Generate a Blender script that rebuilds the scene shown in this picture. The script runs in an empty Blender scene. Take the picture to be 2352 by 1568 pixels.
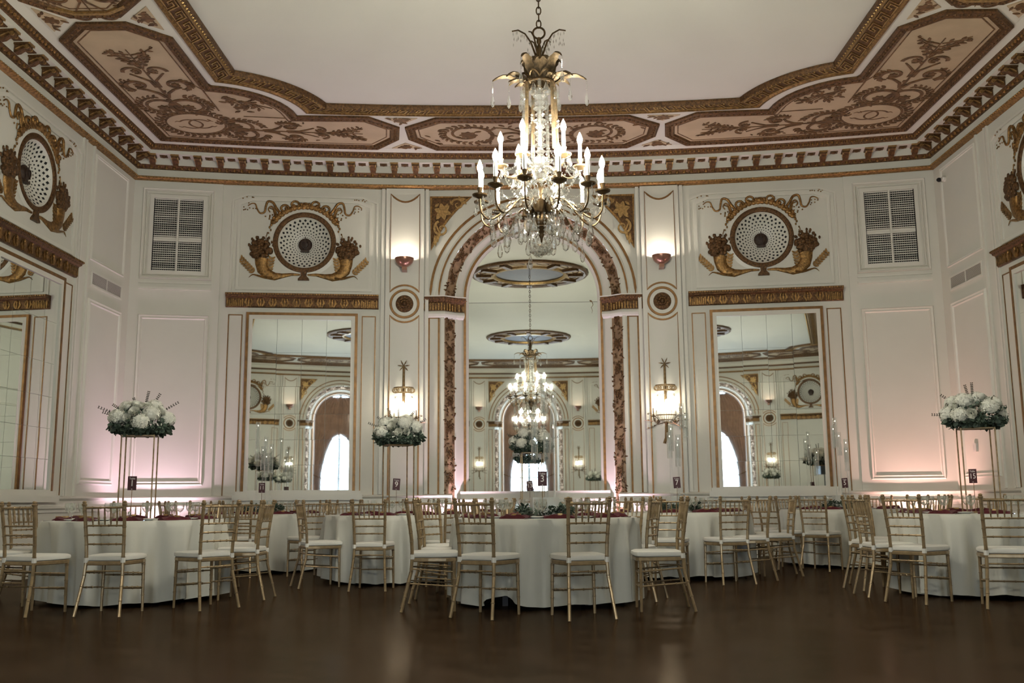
import bpy, math, random
from mathutils import Vector, Matrix
PI = math.pi
sc = bpy.context.scene
COL = sc.collection
sin, cos, sqrt = math.sin, math.cos, math.sqrt
rnd = random.Random(7)

# ---------------------------------------------------------------- camera
cd = bpy.data.cameras.new('camera'); cam = bpy.data.objects.new('camera', cd); COL.objects.link(cam)
cd.sensor_width = 36.0; cd.lens = 2258.95 / 2352 * 36.0; cd.clip_end = 200; cd.clip_start = .05
FW = Vector((-0.01230745, 0.98728326, 0.15849382)); RT = Vector((0.99987039, 0.01379654, -0.00829832)); UP = Vector((0.01037945, -0.15837115, 0.9873251))
m3 = Matrix((RT, UP, -FW)).transposed()
cam.matrix_world = Matrix.Translation((-0.156, 0, 0.932)) @ m3.to_4x4()
sc.camera = cam
# ---------------------------------------------------------------- world, exposure
w = bpy.data.worlds.new('world'); sc.world = w; w.use_nodes = True
bg = w.node_tree.nodes['Background']; bg.inputs[0].default_value = (.62, .80, 1.0, 1); bg.inputs[1].default_value = 26.0
sc.view_settings.view_transform = 'Standard'; sc.view_settings.look = 'None'; sc.view_settings.gamma = 1; sc.view_settings.use_curve_mapping = False
sc.view_settings.exposure = 0.0
cy = sc.cycles
cy.max_bounces = 8; cy.diffuse_bounces = 4; cy.glossy_bounces = 5; cy.transmission_bounces = 6; cy.transparent_max_bounces = 16
cy.caustics_reflective = False; cy.caustics_refractive = False
cy.sample_clamp_indirect = 6.0; cy.use_denoising = True
# strengths of the lamps the room has
S_CHAND = 790.0     # candle bulbs of the chandeliers
S_SCONCE = 110.0    # bulbs of the wall sconces
S_UPLIGHT = 230.0   # bowl uplighters
WARM = (1.0, .97, .83)

# ---------------------------------------------------------------- materials
def mat(name, col, rough=.5, metal=0.0, var=0.0, vscale=8.0, bump=0.0, bscale=60.0, emit=None, estr=0.0, spec=None, sheen=0.0, col2=None):
    m = bpy.data.materials.new(name); m.use_nodes = True
    nt = m.node_tree; b = nt.nodes['Principled BSDF']
    b.inputs['Base Color'].default_value = (*col, 1); b.inputs['Roughness'].default_value = rough; b.inputs['Metallic'].default_value = metal
    if spec is not None: b.inputs['Specular IOR Level'].default_value = spec
    if sheen: b.inputs['Sheen Weight'].default_value = sheen
    tc = nt.nodes.new('ShaderNodeTexCoord')
    if var or col2:
        n = nt.nodes.new('ShaderNodeTexNoise'); n.inputs['Scale'].default_value = vscale; n.inputs['Detail'].default_value = 4
        r = nt.nodes.new('ShaderNodeValToRGB')
        c2 = col2 if col2 else tuple(max(0, x * (1 - var)) for x in col)
        r.color_ramp.elements[0].color = (*c2, 1); r.color_ramp.elements[1].color = (*col, 1)
        r.color_ramp.elements[0].position = .38; r.color_ramp.elements[1].position = .62
        nt.links.new(tc.outputs['Object'], n.inputs['Vector']); nt.links.new(n.outputs['Fac'], r.inputs['Fac']); nt.links.new(r.outputs['Color'], b.inputs['Base Color'])
    if bump:
        n2 = nt.nodes.new('ShaderNodeTexNoise'); n2.inputs['Scale'].default_value = bscale; n2.inputs['Detail'].default_value = 3
        bp = nt.nodes.new('ShaderNodeBump'); bp.inputs['Strength'].default_value = bump; bp.inputs['Distance'].default_value = .01
        nt.links.new(tc.outputs['Object'], n2.inputs['Vector']); nt.links.new(n2.outputs['Fac'], bp.inputs['Height']); nt.links.new(bp.outputs['Normal'], b.inputs['Normal'])
    if emit:
        b.inputs['Emission Color'].default_value = (*emit, 1); b.inputs['Emission Strength'].default_value = estr
    return m
M = {}
M['wall'] = mat('cream wall paint', (.68, .66, .585), .55, var=.03, vscale=1.5, bump=.04, bscale=90)
M['trim'] = mat('cream trim gloss paint', (.70, .68, .605), .38)
M['ceil'] = mat('cream ceiling paint', (.67, .65, .565), .8, var=.02, vscale=1.2)
M['gold'] = mat('aged gilding', (.36, .20, .065), .36, .75, var=.55, vscale=26, bump=.5, bscale=70)
M['golddark'] = mat('dark gilded plaster', (.17, .085, .03), .42, .55, var=.6, vscale=34, bump=.8, bscale=80)
M['goldline'] = mat('gold line paint', (.25, .125, .038), .38, .55, var=.3, vscale=14)
M['goldhi'] = mat('bright gilding', (.52, .33, .13), .34, .75, var=.4, vscale=30)
M['brown'] = mat('umber wood boss', (.045, .022, .012), .5, var=.4, vscale=30, bump=.6)
M['black'] = mat('plain black', (.006, .006, .006), .8)
M['field'] = mat('tan painted ceiling field', (.50, .385, .25), .75, var=.12, vscale=3)
M['arab'] = mat('umber arabesque paint', (.19, .095, .035), .5, .25, var=.55, vscale=14)
M['floral'] = mat('gilded relief ground', (.47, .31, .19), .42, .35, var=.35, vscale=9, bump=.3, bscale=40)
M['bronze'] = mat('antique bronze', (.15, .095, .045), .33, .8, var=.4, vscale=30)
M['brass'] = mat('gilt bronze', (.33, .225, .115), .36, .8, var=.35, vscale=30)
M['leafgilt'] = mat('dull gilt leaf', (.17, .115, .06), .5, .6, var=.5, vscale=40)
M['cwax'] = mat('white candle sleeve', (.55, .53, .48), .5)
M['bulb'] = mat('lit candle bulb', (1, .95, .85), .4, emit=WARM, estr=S_CHAND)
M['bulb_s'] = mat('lit sconce bulb', (1, .95, .85), .4, emit=(1, .9, .72), estr=S_SCONCE)
M['bulb_u'] = mat('lit uplighter lamp', (1, .95, .85), .4, emit=(1, .92, .78), estr=S_UPLIGHT)
M['chair'] = mat('gold lacquered beech', (.39, .28, .155), .30, .45, var=.25, vscale=20)
M['pad'] = mat('white cotton pad', (.74, .715, .65), .9, sheen=.2, bump=.15, bscale=35)
M['cloth'] = mat('ivory tablecloth linen', (.58, .565, .50), .88, sheen=.15, bump=.10, bscale=220)
M['napkin'] = mat('burgundy napkin', (.085, .006, .010), .85, sheen=.08, bump=.3, bscale=60)
M['plate'] = mat('white porcelain', (.72, .71, .68), .2)
M['steel'] = mat('polished steel', (.55, .54, .52), .2, 1.0)
M['card'] = mat('burgundy card', (.052, .010, .014), .55)
M['ink'] = mat('white print', (.80, .76, .72), .7, emit=None)
M['leaf'] = mat('eucalyptus green', (.070, .105, .070), .6, var=.55, vscale=12, bump=.1)
M['leaf2'] = mat('silver green leaf', (.16, .21, .16), .65, var=.4, vscale=16)
M['stem'] = mat('dark twig', (.05, .045, .03), .7)
M['petal'] = mat('white petals', (.80, .79, .70), .75, var=.12, vscale=30, bump=.3, bscale=60)
M['tablewood'] = mat('dark table wood', (.05, .03, .02), .5)
M['curtain'] = mat('dusty rose curtain', (.42, .25, .17), .8, sheen=.3, var=.2, vscale=4)
M['speaker'] = mat('black speaker cabinet', (.008, .009, .010), .5)
M['copper'] = mat('copper bowl enamel', (.30, .155, .105), .28, .6)
M['plastic'] = mat('white plastic', (.62, .60, .55), .4)
M['winframe'] = mat('grey painted sash', (.30, .36, .42), .4)
M['paperback'] = mat('pale mirror backing', (.62, .62, .56), .5)

def glassy(name, col, mix_t, rough=.02, diff=0.0):
    m = bpy.data.materials.new(name); m.use_nodes = True; nt = m.node_tree; nt.nodes.clear()
    out = nt.nodes.new('ShaderNodeOutputMaterial')
    t = nt.nodes.new('ShaderNodeBsdfTransparent'); t.inputs[0].default_value = (*col, 1)
    g = nt.nodes.new('ShaderNodeBsdfGlossy'); g.inputs[0].default_value = (.95, .95, .93, 1); g.inputs[1].default_value = rough
    lw = nt.nodes.new('ShaderNodeLayerWeight'); lw.inputs[0].default_value = mix_t
    mx = nt.nodes.new('ShaderNodeMixShader')
    nt.links.new(lw.outputs['Facing'], mx.inputs[0]); nt.links.new(t.outputs[0], mx.inputs[1]); nt.links.new(g.outputs[0], mx.inputs[2])
    last = mx
    if diff:
        d = nt.nodes.new('ShaderNodeBsdfDiffuse'); d.inputs[0].default_value = (.8, .8, .76, 1)
        m2 = nt.nodes.new('ShaderNodeMixShader'); m2.inputs[0].default_value = diff
        nt.links.new(mx.outputs[0], m2.inputs[1]); nt.links.new(d.outputs[0], m2.inputs[2]); last = m2
    nt.links.new(last.outputs[0], out.inputs[0]); return m
M['crystal'] = glassy('cut crystal', (.93, .93, .92), .60, .03, .03)
M['glass'] = glassy('clear glass', (.95, .96, .95), .30, .02, .05)
M['acrylic'] = glassy('clear acrylic', (.96, .97, .97), .22, .04, .05)
M['frost'] = glassy('frosted acrylic', (.92, .94, .93), .25, .2, .45)
def mirror_mat():
    m = bpy.data.materials.new('mirror silver'); m.use_nodes = True; b = m.node_tree.nodes['Principled BSDF']
    b.inputs['Base Color'].default_value = (.91, .945, .91, 1); b.inputs['Metallic'].default_value = 1; b.inputs['Roughness'].default_value = .015
    return m
M['mirror'] = mirror_mat()
def floor_mat():
    m = bpy.data.materials.new('dark walnut parquet'); m.use_nodes = True; nt = m.node_tree; nt.nodes.remove(nt.nodes['Principled BSDF']); out = nt.nodes['Material Output']; b = nt.nodes.new('ShaderNodeBsdfDiffuse'); g = nt.nodes.new('ShaderNodeBsdfGlossy'); g.inputs['Color'].default_value = (1, .86, .70, 1)
    lw = nt.nodes.new('ShaderNodeLayerWeight'); lw.inputs[0].default_value = .5; pw = nt.nodes.new('ShaderNodeMath'); pw.operation = 'POWER'; pw.inputs[1].default_value = 4.0; mr = nt.nodes.new('ShaderNodeMapRange'); mr.inputs['To Min'].default_value = .02; mr.inputs['To Max'].default_value = .19; ms = nt.nodes.new('ShaderNodeMixShader')
    tc = nt.nodes.new('ShaderNodeTexCoord'); mp = nt.nodes.new('ShaderNodeMapping'); mp.inputs['Rotation'].default_value = (0, 0, .62)
    br = nt.nodes.new('ShaderNodeTexBrick'); br.inputs['Scale'].default_value = 1.0; br.inputs['Brick Width'].default_value = .55; br.inputs['Row Height'].default_value = .075
    br.inputs['Mortar Size'].default_value = .0012; br.inputs['Color1'].default_value = (.040, .022, .0125, 1); br.inputs['Color2'].default_value = (.056, .033, .019, 1); br.inputs['Mortar'].default_value = (.012, .007, .004, 1)
    n = nt.nodes.new('ShaderNodeTexNoise'); n.inputs['Scale'].default_value = 3.5; n.inputs['Detail'].default_value = 6
    mx = nt.nodes.new('ShaderNodeMixRGB'); mx.blend_type = 'MULTIPLY'; mx.inputs[0].default_value = .5
    r = nt.nodes.new('ShaderNodeMapRange'); r.inputs['From Min'].default_value = .3; r.inputs['From Max'].default_value = .7; r.inputs['To Min'].default_value = .17; r.inputs['To Max'].default_value = .24
    n3 = nt.nodes.new('ShaderNodeTexNoise'); n3.inputs['Scale'].default_value = 9; mp2 = nt.nodes.new('ShaderNodeMapping'); mp2.inputs['Scale'].default_value = (1, 6, 1); mp2.inputs['Rotation'].default_value = (0, 0, .62)
    bp = nt.nodes.new('ShaderNodeBump'); bp.inputs['Strength'].default_value = .05; bp.inputs['Distance'].default_value = .01
    L = nt.links.new
    L(tc.outputs['Object'], mp.inputs[0]); L(mp.outputs[0], br.inputs['Vector']); L(tc.outputs['Object'], n.inputs['Vector'])
    L(br.outputs['Color'], mx.inputs[1]); L(n.outputs['Fac'], mx.inputs[2]); L(mx.outputs[0], b.inputs['Color'])
    L(n.outputs['Fac'], r.inputs[0]); L(r.outputs[0], g.inputs['Roughness'])
    L(tc.outputs['Object'], mp2.inputs[0]); L(mp2.outputs[0], n3.inputs['Vector']); L(n3.outputs['Fac'], bp.inputs['Height']); L(bp.outputs[0], g.inputs['Normal'])
    L(lw.outputs['Facing'], pw.inputs[0]); L(pw.outputs[0], mr.inputs[0]); L(mr.outputs[0], ms.inputs[0]); L(b.outputs[0], ms.inputs[1]); L(g.outputs[0], ms.inputs[2]); L(ms.outputs[0], out.inputs[0])
    return m
M['floor'] = floor_mat()

# ---------------------------------------------------------------- helpers
class MB:
    def __init__(s): s.v = []; s.f = []
    def add(s, vs, fs):
        o = len(s.v); s.v.extend([tuple(p) for p in vs]); s.f.extend([tuple(i + o for i in f) for f in fs])
    def box(s, x0, x1, y0, y1, z0, z1):
        s.add([(x0,y0,z0),(x1,y0,z0),(x1,y1,z0),(x0,y1,z0),(x0,y0,z1),(x1,y0,z1),(x1,y1,z1),(x0,y1,z1)],
              [(3,2,1,0),(4,5,6,7),(0,1,5,4),(1,2,6,5),(2,3,7,6),(3,0,4,7)])
    def grid(s, rows, closed_u=False, closed_v=False):
        n = len(rows[0]); vs = [p for r in rows for p in r]; fs = []
        R_ = len(rows)
        for i in range(R_ if closed_v else R_ - 1):
            a = i * n; b = ((i + 1) % R_) * n
            for j in range(n if closed_u else n - 1):
                k = (j + 1) % n; fs.append((a + j, a + k, b + k, b + j))
        s.add(vs, fs)
    def tube(s, pts, r, n=6, caps=True, flat=None):
        pts = [Vector(p) for p in pts]; m = len(pts); rr = r if isinstance(r, (list, tuple)) else [r] * m
        t0 = (pts[1] - pts[0]).normalized(); ref = Vector((0, 0, 1)) if abs(t0.z) < .9 else Vector((1, 0, 0))
        u = t0.cross(ref).normalized(); rows = []
        for i in range(m):
            a = pts[max(0, i - 1)]; b = pts[min(m - 1, i + 1)]; t = (b - a)
            t = t.normalized() if t.length > 1e-9 else t0
            u = (u - t * u.dot(t)); u = u.normalized() if u.length > 1e-6 else t.orthogonal().normalized()
            v = t.cross(u)
            rows.append([pts[i] + (u * cos(2*PI*k/n) + v * sin(2*PI*k/n)) * rr[i] for k in range(n)])
        o = len(s.v); s.grid(rows, closed_u=True)
        if caps:
            s.f.append(tuple(o + k for k in range(n - 1, -1, -1))); s.f.append(tuple(o + (m - 1) * n + k for k in range(n)))
    def lathe(s, prof, n=12, c=(0, 0, 0), mtx=None):
        rows = []
        for r, z in prof:
            row = [Vector((r * cos(2*PI*k/n), r * sin(2*PI*k/n), z)) for k in range(n)]
            if mtx is not None: row = [mtx @ p for p in row]
            rows.append([p + Vector(c) for p in row])
        s.grid(rows, closed_u=True)
    def ell(s, c, rx, ry, rz, n=8, m=5, mtx=None):
        rows = []
        for i in range(m + 1):
            t = PI * i / m; st, ct = max(sin(t), 1e-3), cos(t)
            row = [Vector((rx * st * cos(2*PI*k/n), ry * st * sin(2*PI*k/n), -rz * ct)) for k in range(n)]
            if mtx is not None: row = [mtx @ p for p in row]
            rows.append([p + Vector(c) for p in row])
        s.grid(rows, closed_u=True)
    def prism(s, poly, f, d0, d1):           # f(u, v, d) -> 3D
        n = len(poly); s.add([f(u, v, d0) for u, v in poly] + [f(u, v, d1) for u, v in poly],
              [tuple(range(n - 1, -1, -1)), tuple(range(n, 2 * n))] + [(i, (i + 1) % n, n + (i + 1) % n, n + i) for i in range(n)])
    def strip(s, pts, w, f, d0, d1, closed=False):   # stroke of constant or tapering width in (u,v), extruded d0..d1
        m = len(pts); ww = w if isinstance(w, (list, tuple)) else [w] * m
        L_, R_ = [], []
        for i in range(m):
            if closed: a = pts[(i - 1) % m]; b = pts[(i + 1) % m]
            else: a = pts[max(0, i - 1)]; b = pts[min(m - 1, i + 1)]
            p = pts[i]
            e1 = (p[0]-a[0], p[1]-a[1]); e2 = (b[0]-p[0], b[1]-p[1])
            l1 = math.hypot(*e1); l2 = math.hypot(*e2)
            if l1 < 1e-9: e1, l1 = e2, l2
            if l2 < 1e-9: e2, l2 = e1, l1
            if l1 < 1e-9: e1 = e2 = (1, 0); l1 = l2 = 1
            n1 = (-e1[1]/l1, e1[0]/l1); n2 = (-e2[1]/l2, e2[0]/l2)
            nx, ny = n1[0]+n2[0], n1[1]+n2[1]; q = nx*nx+ny*ny
            k = min(2.0/q if q > 1e-6 else 1.0, 1.2) ; nx *= k; ny *= k
            h = ww[i] / 2; L_.append((p[0]+nx*h, p[1]+ny*h)); R_.append((p[0]-nx*h, p[1]-ny*h))
        rows = [[f(*L_[i], d0), f(*L_[i], d1), f(*R_[i], d1), f(*R_[i], d0)] for i in range(m)]
        s.grid(rows, closed_u=True, closed_v=closed)
        if not closed:
            o = len(s.v) - 4 * m; s.f.append((o+3, o+2, o+1, o)); e = o + 4*(m-1); s.f.append((e, e+1, e+2, e+3))
    def build(s, name, m, parent=None, smooth=False, mtx=None, angle=40):
        me = bpy.data.meshes.new(name); me.from_pydata(s.v, [], s.f); me.materials.append(m)
        if smooth:
            me.polygons.foreach_set('use_smooth', [True] * len(me.polygons))
            me.set_sharp_from_angle(angle=math.radians(angle))
        me.update()
        return link(name, me, parent, mtx)
def link(name, me, parent=None, mtx=None):
    o = bpy.data.objects.new(name, me); COL.objects.link(o)
    if parent is not None: o.parent = parent
    if mtx is not None: o.matrix_local = mtx
    return o
def tag(o, label=None, cat=None, group=None, kind=None):
    if label: o['label'] = label
    if cat: o['category'] = cat
    if group: o['group'] = group
    if kind: o['kind'] = kind
    return o
def thing(name, label, cat, mtx=None, group=None, kind=None):
    o = bpy.data.objects.new(name, None); COL.objects.link(o); o.empty_display_size = .1
    if mtx is not None: o.matrix_world = mtx
    return tag(o, label, cat, group, kind)
def dup(root, mtx, label=None, group=None):
    r = root.copy(); COL.objects.link(r); r.matrix_world = mtx
    if label: r['label'] = label
    if group: r['group'] = group
    for ch in list(root.children):
        c = ch.copy(); COL.objects.link(c); c.parent = r
        for g in list(ch.children):
            d = g.copy(); COL.objects.link(d); d.parent = c
    return r
def T(x, y, z=0, rz=0): return Matrix.Translation((x, y, z)) @ Matrix.Rotation(rz, 4, 'Z')
def spl(pts, m=5):
    P = [Vector(p) for p in pts]; out = []
    for i in range(len(P) - 1):
        p0, p1, p2, p3 = P[max(0, i-1)], P[i], P[i+1], P[min(len(P)-1, i+2)]
        for k in range(m):
            q = k/m; out.append(.5*((2*p1) + (p2-p0)*q + (2*p0-5*p1+4*p2-p3)*q*q + (3*p1-p0-3*p2+p3)*q**3))
    out.append(P[-1]); return out
def arcpts(cx, cy_, r, a0, a1, n): return [(cx + r * cos(a0 + (a1 - a0) * i / n), cy_ + r * sin(a0 + (a1 - a0) * i / n)) for i in range(n + 1)]
WF = lambda u, v, d: (u, -d, v)       # wall-local: u right, v up, d out of the wall into the room

# ---------------------------------------------------------------- room geometry
Y0, R, XW, YM = 16.0, 27.9, 6.442, 3.1
ZC = 6.613
def arcY(x, o=0): return (Y0 - R) + sqrt((R - o) ** 2 - x * x)
def back(s): a = s / R; return Matrix.Translation((R * sin(a), Y0 - R + R * cos(a), 0)) @ Matrix.Rotation(-a, 4, 'Z')
FLIP = Matrix.Translation((0, YM, 0)) @ Matrix.Rotation(PI, 4, 'Z') @ Matrix.Translation((0, -YM, 0))
def opp(s): return FLIP @ back(s)
def left(y): return Matrix.Translation((-XW, y, 0)) @ Matrix.Rotation(PI / 2, 4, 'Z')
def right(y): return Matrix.Translation((XW, y, 0)) @ Matrix.Rotation(-PI / 2, 4, 'Z')
SC = R * math.asin(XW / R)             # arc length to the corner
YC = arcY(XW)                          # corner depth
def perim(o, n=48):
    xo = XW - o; pts = []
    for i in range(n + 1):
        x = -xo + 2 * xo * i / n; pts.append((x, arcY(x, o)))
    for i in range(n + 1):
        x = xo - 2 * xo * i / n; pts.append((x, 2 * YM - arcY(x, o)))
    return pts
def sweep(prof, closed=False, gap=0):
    mb = MB()
    if gap:                             # leave out the two arches
        P = [perim(o) for o, z in prof]; n = len(P[0])
        for j in range(n):
            k = (j + 1) % n
            if abs(P[0][j][0]) < gap and abs(P[0][k][0]) < gap: continue
            mb.grid([[(*P[i][j], prof[i][1]), (*P[i][k], prof[i][1])] for i in range(len(prof))])
        return mb
    rows = [[(x, y, z) for x, y in perim(o)] for o, z in prof]
    mb.grid(rows, closed_u=True, closed_v=closed); return mb

# floor
mb = MB(); p = perim(-.05); mb.add([(x, y, 0) for x, y in p] , [tuple(range(len(p)-1, -1, -1))])
tag(mb.build('floor', M['floor']), 'glossy dark walnut parquet floor of the ballroom', kind='structure')
# ceiling
mb = MB(); p = perim(-.05); n = len(p)
mb.add([(x, y, ZC) for x, y in p] + [(x, y, ZC + .15) for x, y in p], [tuple(range(n)), tuple(range(2*n-1, n-1, -1))] + [(i, n+i, n+(i+1) % n, (i+1) % n) for i in range(n)])
tag(mb.build('ceiling', M['ceil']), 'flat cream ceiling above the gilded border', kind='structure')

# walls as columns with holes
def wall_cols(name, f, s0, s1, holes, label, ztop=ZC + .05):
    br = {s0, s1}
    n = int((s1 - s0) / .4)
    for i in range(n + 1): br.add(s0 + (s1 - s0) * i / n)
    if len(holes) > 3: br |= {q[1] for q in FAC if s0 < q[1] < s1}
    for h in holes:
        for i in range(h['n'] + 1): br.add(h['a'] + (h['b'] - h['a']) * i / h['n'])
    br = sorted(br); br = [b for i, b in enumerate(br) if i == 0 or b - br[i-1] > 1e-6]
    mb = MB()
    for a, b in zip(br, br[1:]):
        mid = (a + b) / 2; act = sorted([h for h in holes if h['a'] < mid < h['b']], key=lambda h: h['lo'](mid))
        ea = [0]; eb = [0]
        for h in act: ea += [h['lo'](a), h['hi'](a)]; eb += [h['lo'](b), h['hi'](b)]
        ea.append(ztop); eb.append(ztop)
        for k in range(0, len(ea), 2):
            if ea[k+1] - ea[k] < 1e-6 and eb[k+1] - eb[k] < 1e-6: continue
            mb.add([f(a, ea[k], mid), f(b, eb[k], mid), f(b, eb[k+1], mid), f(a, ea[k+1], mid)], [(0, 1, 2, 3)])
    if len(holes) > 3:
        for q in FAC[1:]: mb.add([f(q[1], 0, q[1] - .01), f(q[1], 0, q[1] + .01), f(q[1], ztop, q[1] + .01), f(q[1], ztop, q[1] - .01)], [(0, 1, 2, 3)])
    return tag(mb.build(name, M['wall']), label, kind='structure')
ZS = 4.25                               # arch springing
RA = 1.468                              # arch opening radius
MC, MZ, MR = 3.779, 5.151, .47          # medallion centre and hole
VA, VB, VZ0, VZ1 = 5.405, 6.191, 4.597, 5.821
def circ(c, z, r, n=20): return dict(a=c - r, b=c + r, n=n, lo=lambda s: z - sqrt(max(0, r*r-(s-c)**2)), hi=lambda s: z + sqrt(max(0, r*r-(s-c)**2)))
def rect(a, b, z0, z1): return dict(a=a, b=b, n=1, lo=lambda s: z0, hi=lambda s: z1)
arch = dict(a=-RA, b=RA, n=40, lo=lambda s: 0.0, hi=lambda s: ZS + sqrt(max(0, RA*RA - s*s)))
H = [arch, circ(MC, MZ, MR), circ(-MC, MZ, MR), rect(VA, VB, VZ0, VZ1), rect(-VB, -VA, VZ0, VZ1)]
FAC = [(-5.80, -9, -5.114), (-3.779, -5.114, -2.444), (-2.126, -2.444, -1.81), (0, -1.81, 1.81), (2.126, 1.81, 2.444), (3.779, 2.444, 5.114), (5.80, 5.114, 9)]
def facet(fr_, s, z, mid):            # each bay of the bowed end walls is flat
    c = [q[0] for q in FAC if q[1] <= mid <= q[2]][0]
    return fr_(c) @ Vector((s - c, 0, z))
fb = lambda s, z, mid: facet(back, s, z, mid)
fo = lambda s, z, mid: facet(opp, s, z, mid)
wall_cols('wall_back', fb, -SC - .04, SC + .04, H, 'concave cream wall at the far end with the arched mirror')
wall_cols('wall_front', fo, -SC - .04, SC + .04, H, 'cream wall opposite, with the tall arched window, seen in the mirrors')
SY, SYo = 12.14, 2 * YM - 12.14
Hs = [circ(SY, MZ, MR), circ(SYo, MZ, MR)]
wall_cols('wall_left', lambda y, z, m: Vector((-XW, y, z)), 2*YM - YC - .03, YC + .03, Hs, 'cream panelled wall on the left with mirror bay')
wall_cols('wall_right', lambda y, z, m: Vector((XW, y, z)), 2*YM - YC - .03, YC + .03, Hs, 'cream panelled wall on the right with mirror bay')

# ---------------------------------------------------------------- cornice (trim_1)
TR = [0]
def trim(label):
    TR[0] += 1; return thing(f'trim_{TR[0]}', label, None, kind='structure')
cor = trim('gilded cornice with scrolled brackets running round the room')
def band(prof, name, m, smooth=False):
    return sweep(prof).build(name, m, cor, smooth=smooth)
band([(-.09, 6.098), (0, 6.10), (.05, 6.115), (.075, 6.128), (.085, 6.15), (.05, 6.165)], 'bead_moulding', M['gold'])
band([(.05, 6.165), (.052, 6.275)], 'fascia', M['ceil'])
band([(.052, 6.275), (.07, 6.28), (.085, 6.30), (.125, 6.325), (.13, 6.335)], 'egg_moulding', M['golddark'])
band([(.13, 6.335), (.14, 6.45), (.335, 6.452)], 'bracket_bed', M['ceil'])
band([(.335, 6.452), (.345, 6.452), (.35, 6.507)], 'corona', M['ceil'])
band([(.35, 6.507), (.37, 6.515), (.385, 6.545), (.42, 6.582), (.425, 6.59)], 'upper_leaf_moulding', M['golddark'])
band([(.425, 6.59), (.56, 6.609)], 'soffit_strip', M['ceil'])
# eggs and beads along the back wall and the near stretches of the side walls
def run_pts(o, spacing, ymin=6.0):
    xo = XW - o; L = []
    ac = (R - o) * math.asin(xo / (R - o)); n = int(2 * ac / spacing); st = 2 * ac / n
    for i in range(n):
        a = (-ac + st * (i + .5)) / (R - o); L.append((( R - o) * sin(a), Y0 - R + (R - o) * cos(a), -a))
    yc = arcY(xo, o); n = int((yc - ymin) / spacing)
    for sgn in (-1, 1):
        for i in range(n): L.append((sgn * xo, yc - spacing * (i + .5), PI / 2 * -sgn))
    return L
mb = MB()
for x, y, rz in run_pts(.105, .105):
    mt = T(x, y, 6.31, rz)
    mb.ell((0, 0, 0), .034, .022, .03, 6, 4, mt); mb.v[-30:] = mb.v[-30:]
E1 = mb
def ells(pts, o, z, rx, ry, rz_, spacing, name, m):
    mb = MB()
    for x, y, a in run_pts(o, spacing):
        mt = T(x, y, z, a)
        rows = []
        for i in range(4):
            t = PI * (i + .001) / 3.002
            rows.append([mt @ Vector((rx * sin(t) * cos(2*PI*k/6), ry * sin(t) * sin(2*PI*k/6), -rz_ * cos(t))) for k in range(6)])
        mb.grid(rows, closed_u=True)
    return mb.build(name, m, cor, smooth=True)
ells(None, .10, 6.303, .030, .026, .030, .118, 'egg_row', M['gold'])
ells(None, .085, 6.14, .016, .014, .014, .055, 'bead_row', M['goldhi'])
ells(None, .395, 6.553, .026, .022, .026, .075, 'leaf_row', M['gold'])
# brackets: one mesh, copies
mb = MB()
mb.box(-.062, .062, -.19, 0, .088, .112)                       # top plate (white edge reads gilt)
prof = [(0, -.01), (-.05, .0), (-.09, .03), (-.13, .045), (-.165, .04), (-.185, .06), (-.185, .09), (0, .09)]
mb.prism(prof, lambda u, v, d: (d, u, v), -.042, .042)
BR = mb.build('bracket', M['golddark'], cor, smooth=True)
mb = MB()
for sx in (-1, 1):
    sp = [( -.155 + .030 * (1 - i/14) * cos(i * .75), .055 + .030 * (1 - i/14) * sin(i * .75)) for i in range(14)]
    mb.strip([(-.02, .03), (-.06, .05), (-.11, .075)] + sp[::-1], .014, lambda u, v, d, sx=sx: (sx * d, u, v), .040, .052)
mb.box(-.064, .064, -.20, -.185, .085, .114)
BRs = mb.build('scroll', M['goldhi'], BR)
mb = MB(); mb.box(-.058, .058, -.135, -.03, 0, .012); mb.ell((0, -.08, -.004), .04, .035, .014, 8, 4)
CF = mb.build('coffer', M['golddark'], cor, smooth=True)
first = True
for x, y, a in run_pts(.14, .345, 6.6):
    mt = T(x, y, 6.34, a)
    if first: BR.matrix_local = mt; first = False; continue
    b2 = BR.copy(); COL.objects.link(b2); b2.parent = cor; b2.matrix_local = mt
    s2 = BRs.copy(); COL.objects.link(s2); s2.parent = b2
first = True
for x, y, a in run_pts(.14, .345, 6.6):
    mt = T(x, y, 6.438, a) @ T(.1725, 0, 0)
    if first: CF.matrix_local = mt; first = False; continue
    c2 = CF.copy(); COL.objects.link(c2); c2.parent = cor; c2.matrix_local = mt

# ---------------------------------------------------------------- chair rail and skirting
rail = trim('cream chair rail and dado mouldings at table height')
mb = sweep([(-.07, .798), (.02, .81), (.02, .845), (.05, .865), (.05, .88), (.02, .895), (.02, .965), (.055, .985), (.062, 1.005), (.03, 1.02), (-.07, 1.03)], gap=1.62)
mb.build('rail_moulding', M['trim'], rail)
bs = sweep([(.025, 0), (.025, .17), (.01, .2), (-.07, .21)], gap=1.62).build('baseboard_all', M['trim'])
bs.name = 'baseboard_back'; tag(bs, 'cream baseboard along the foot of the walls', kind='structure')

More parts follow.
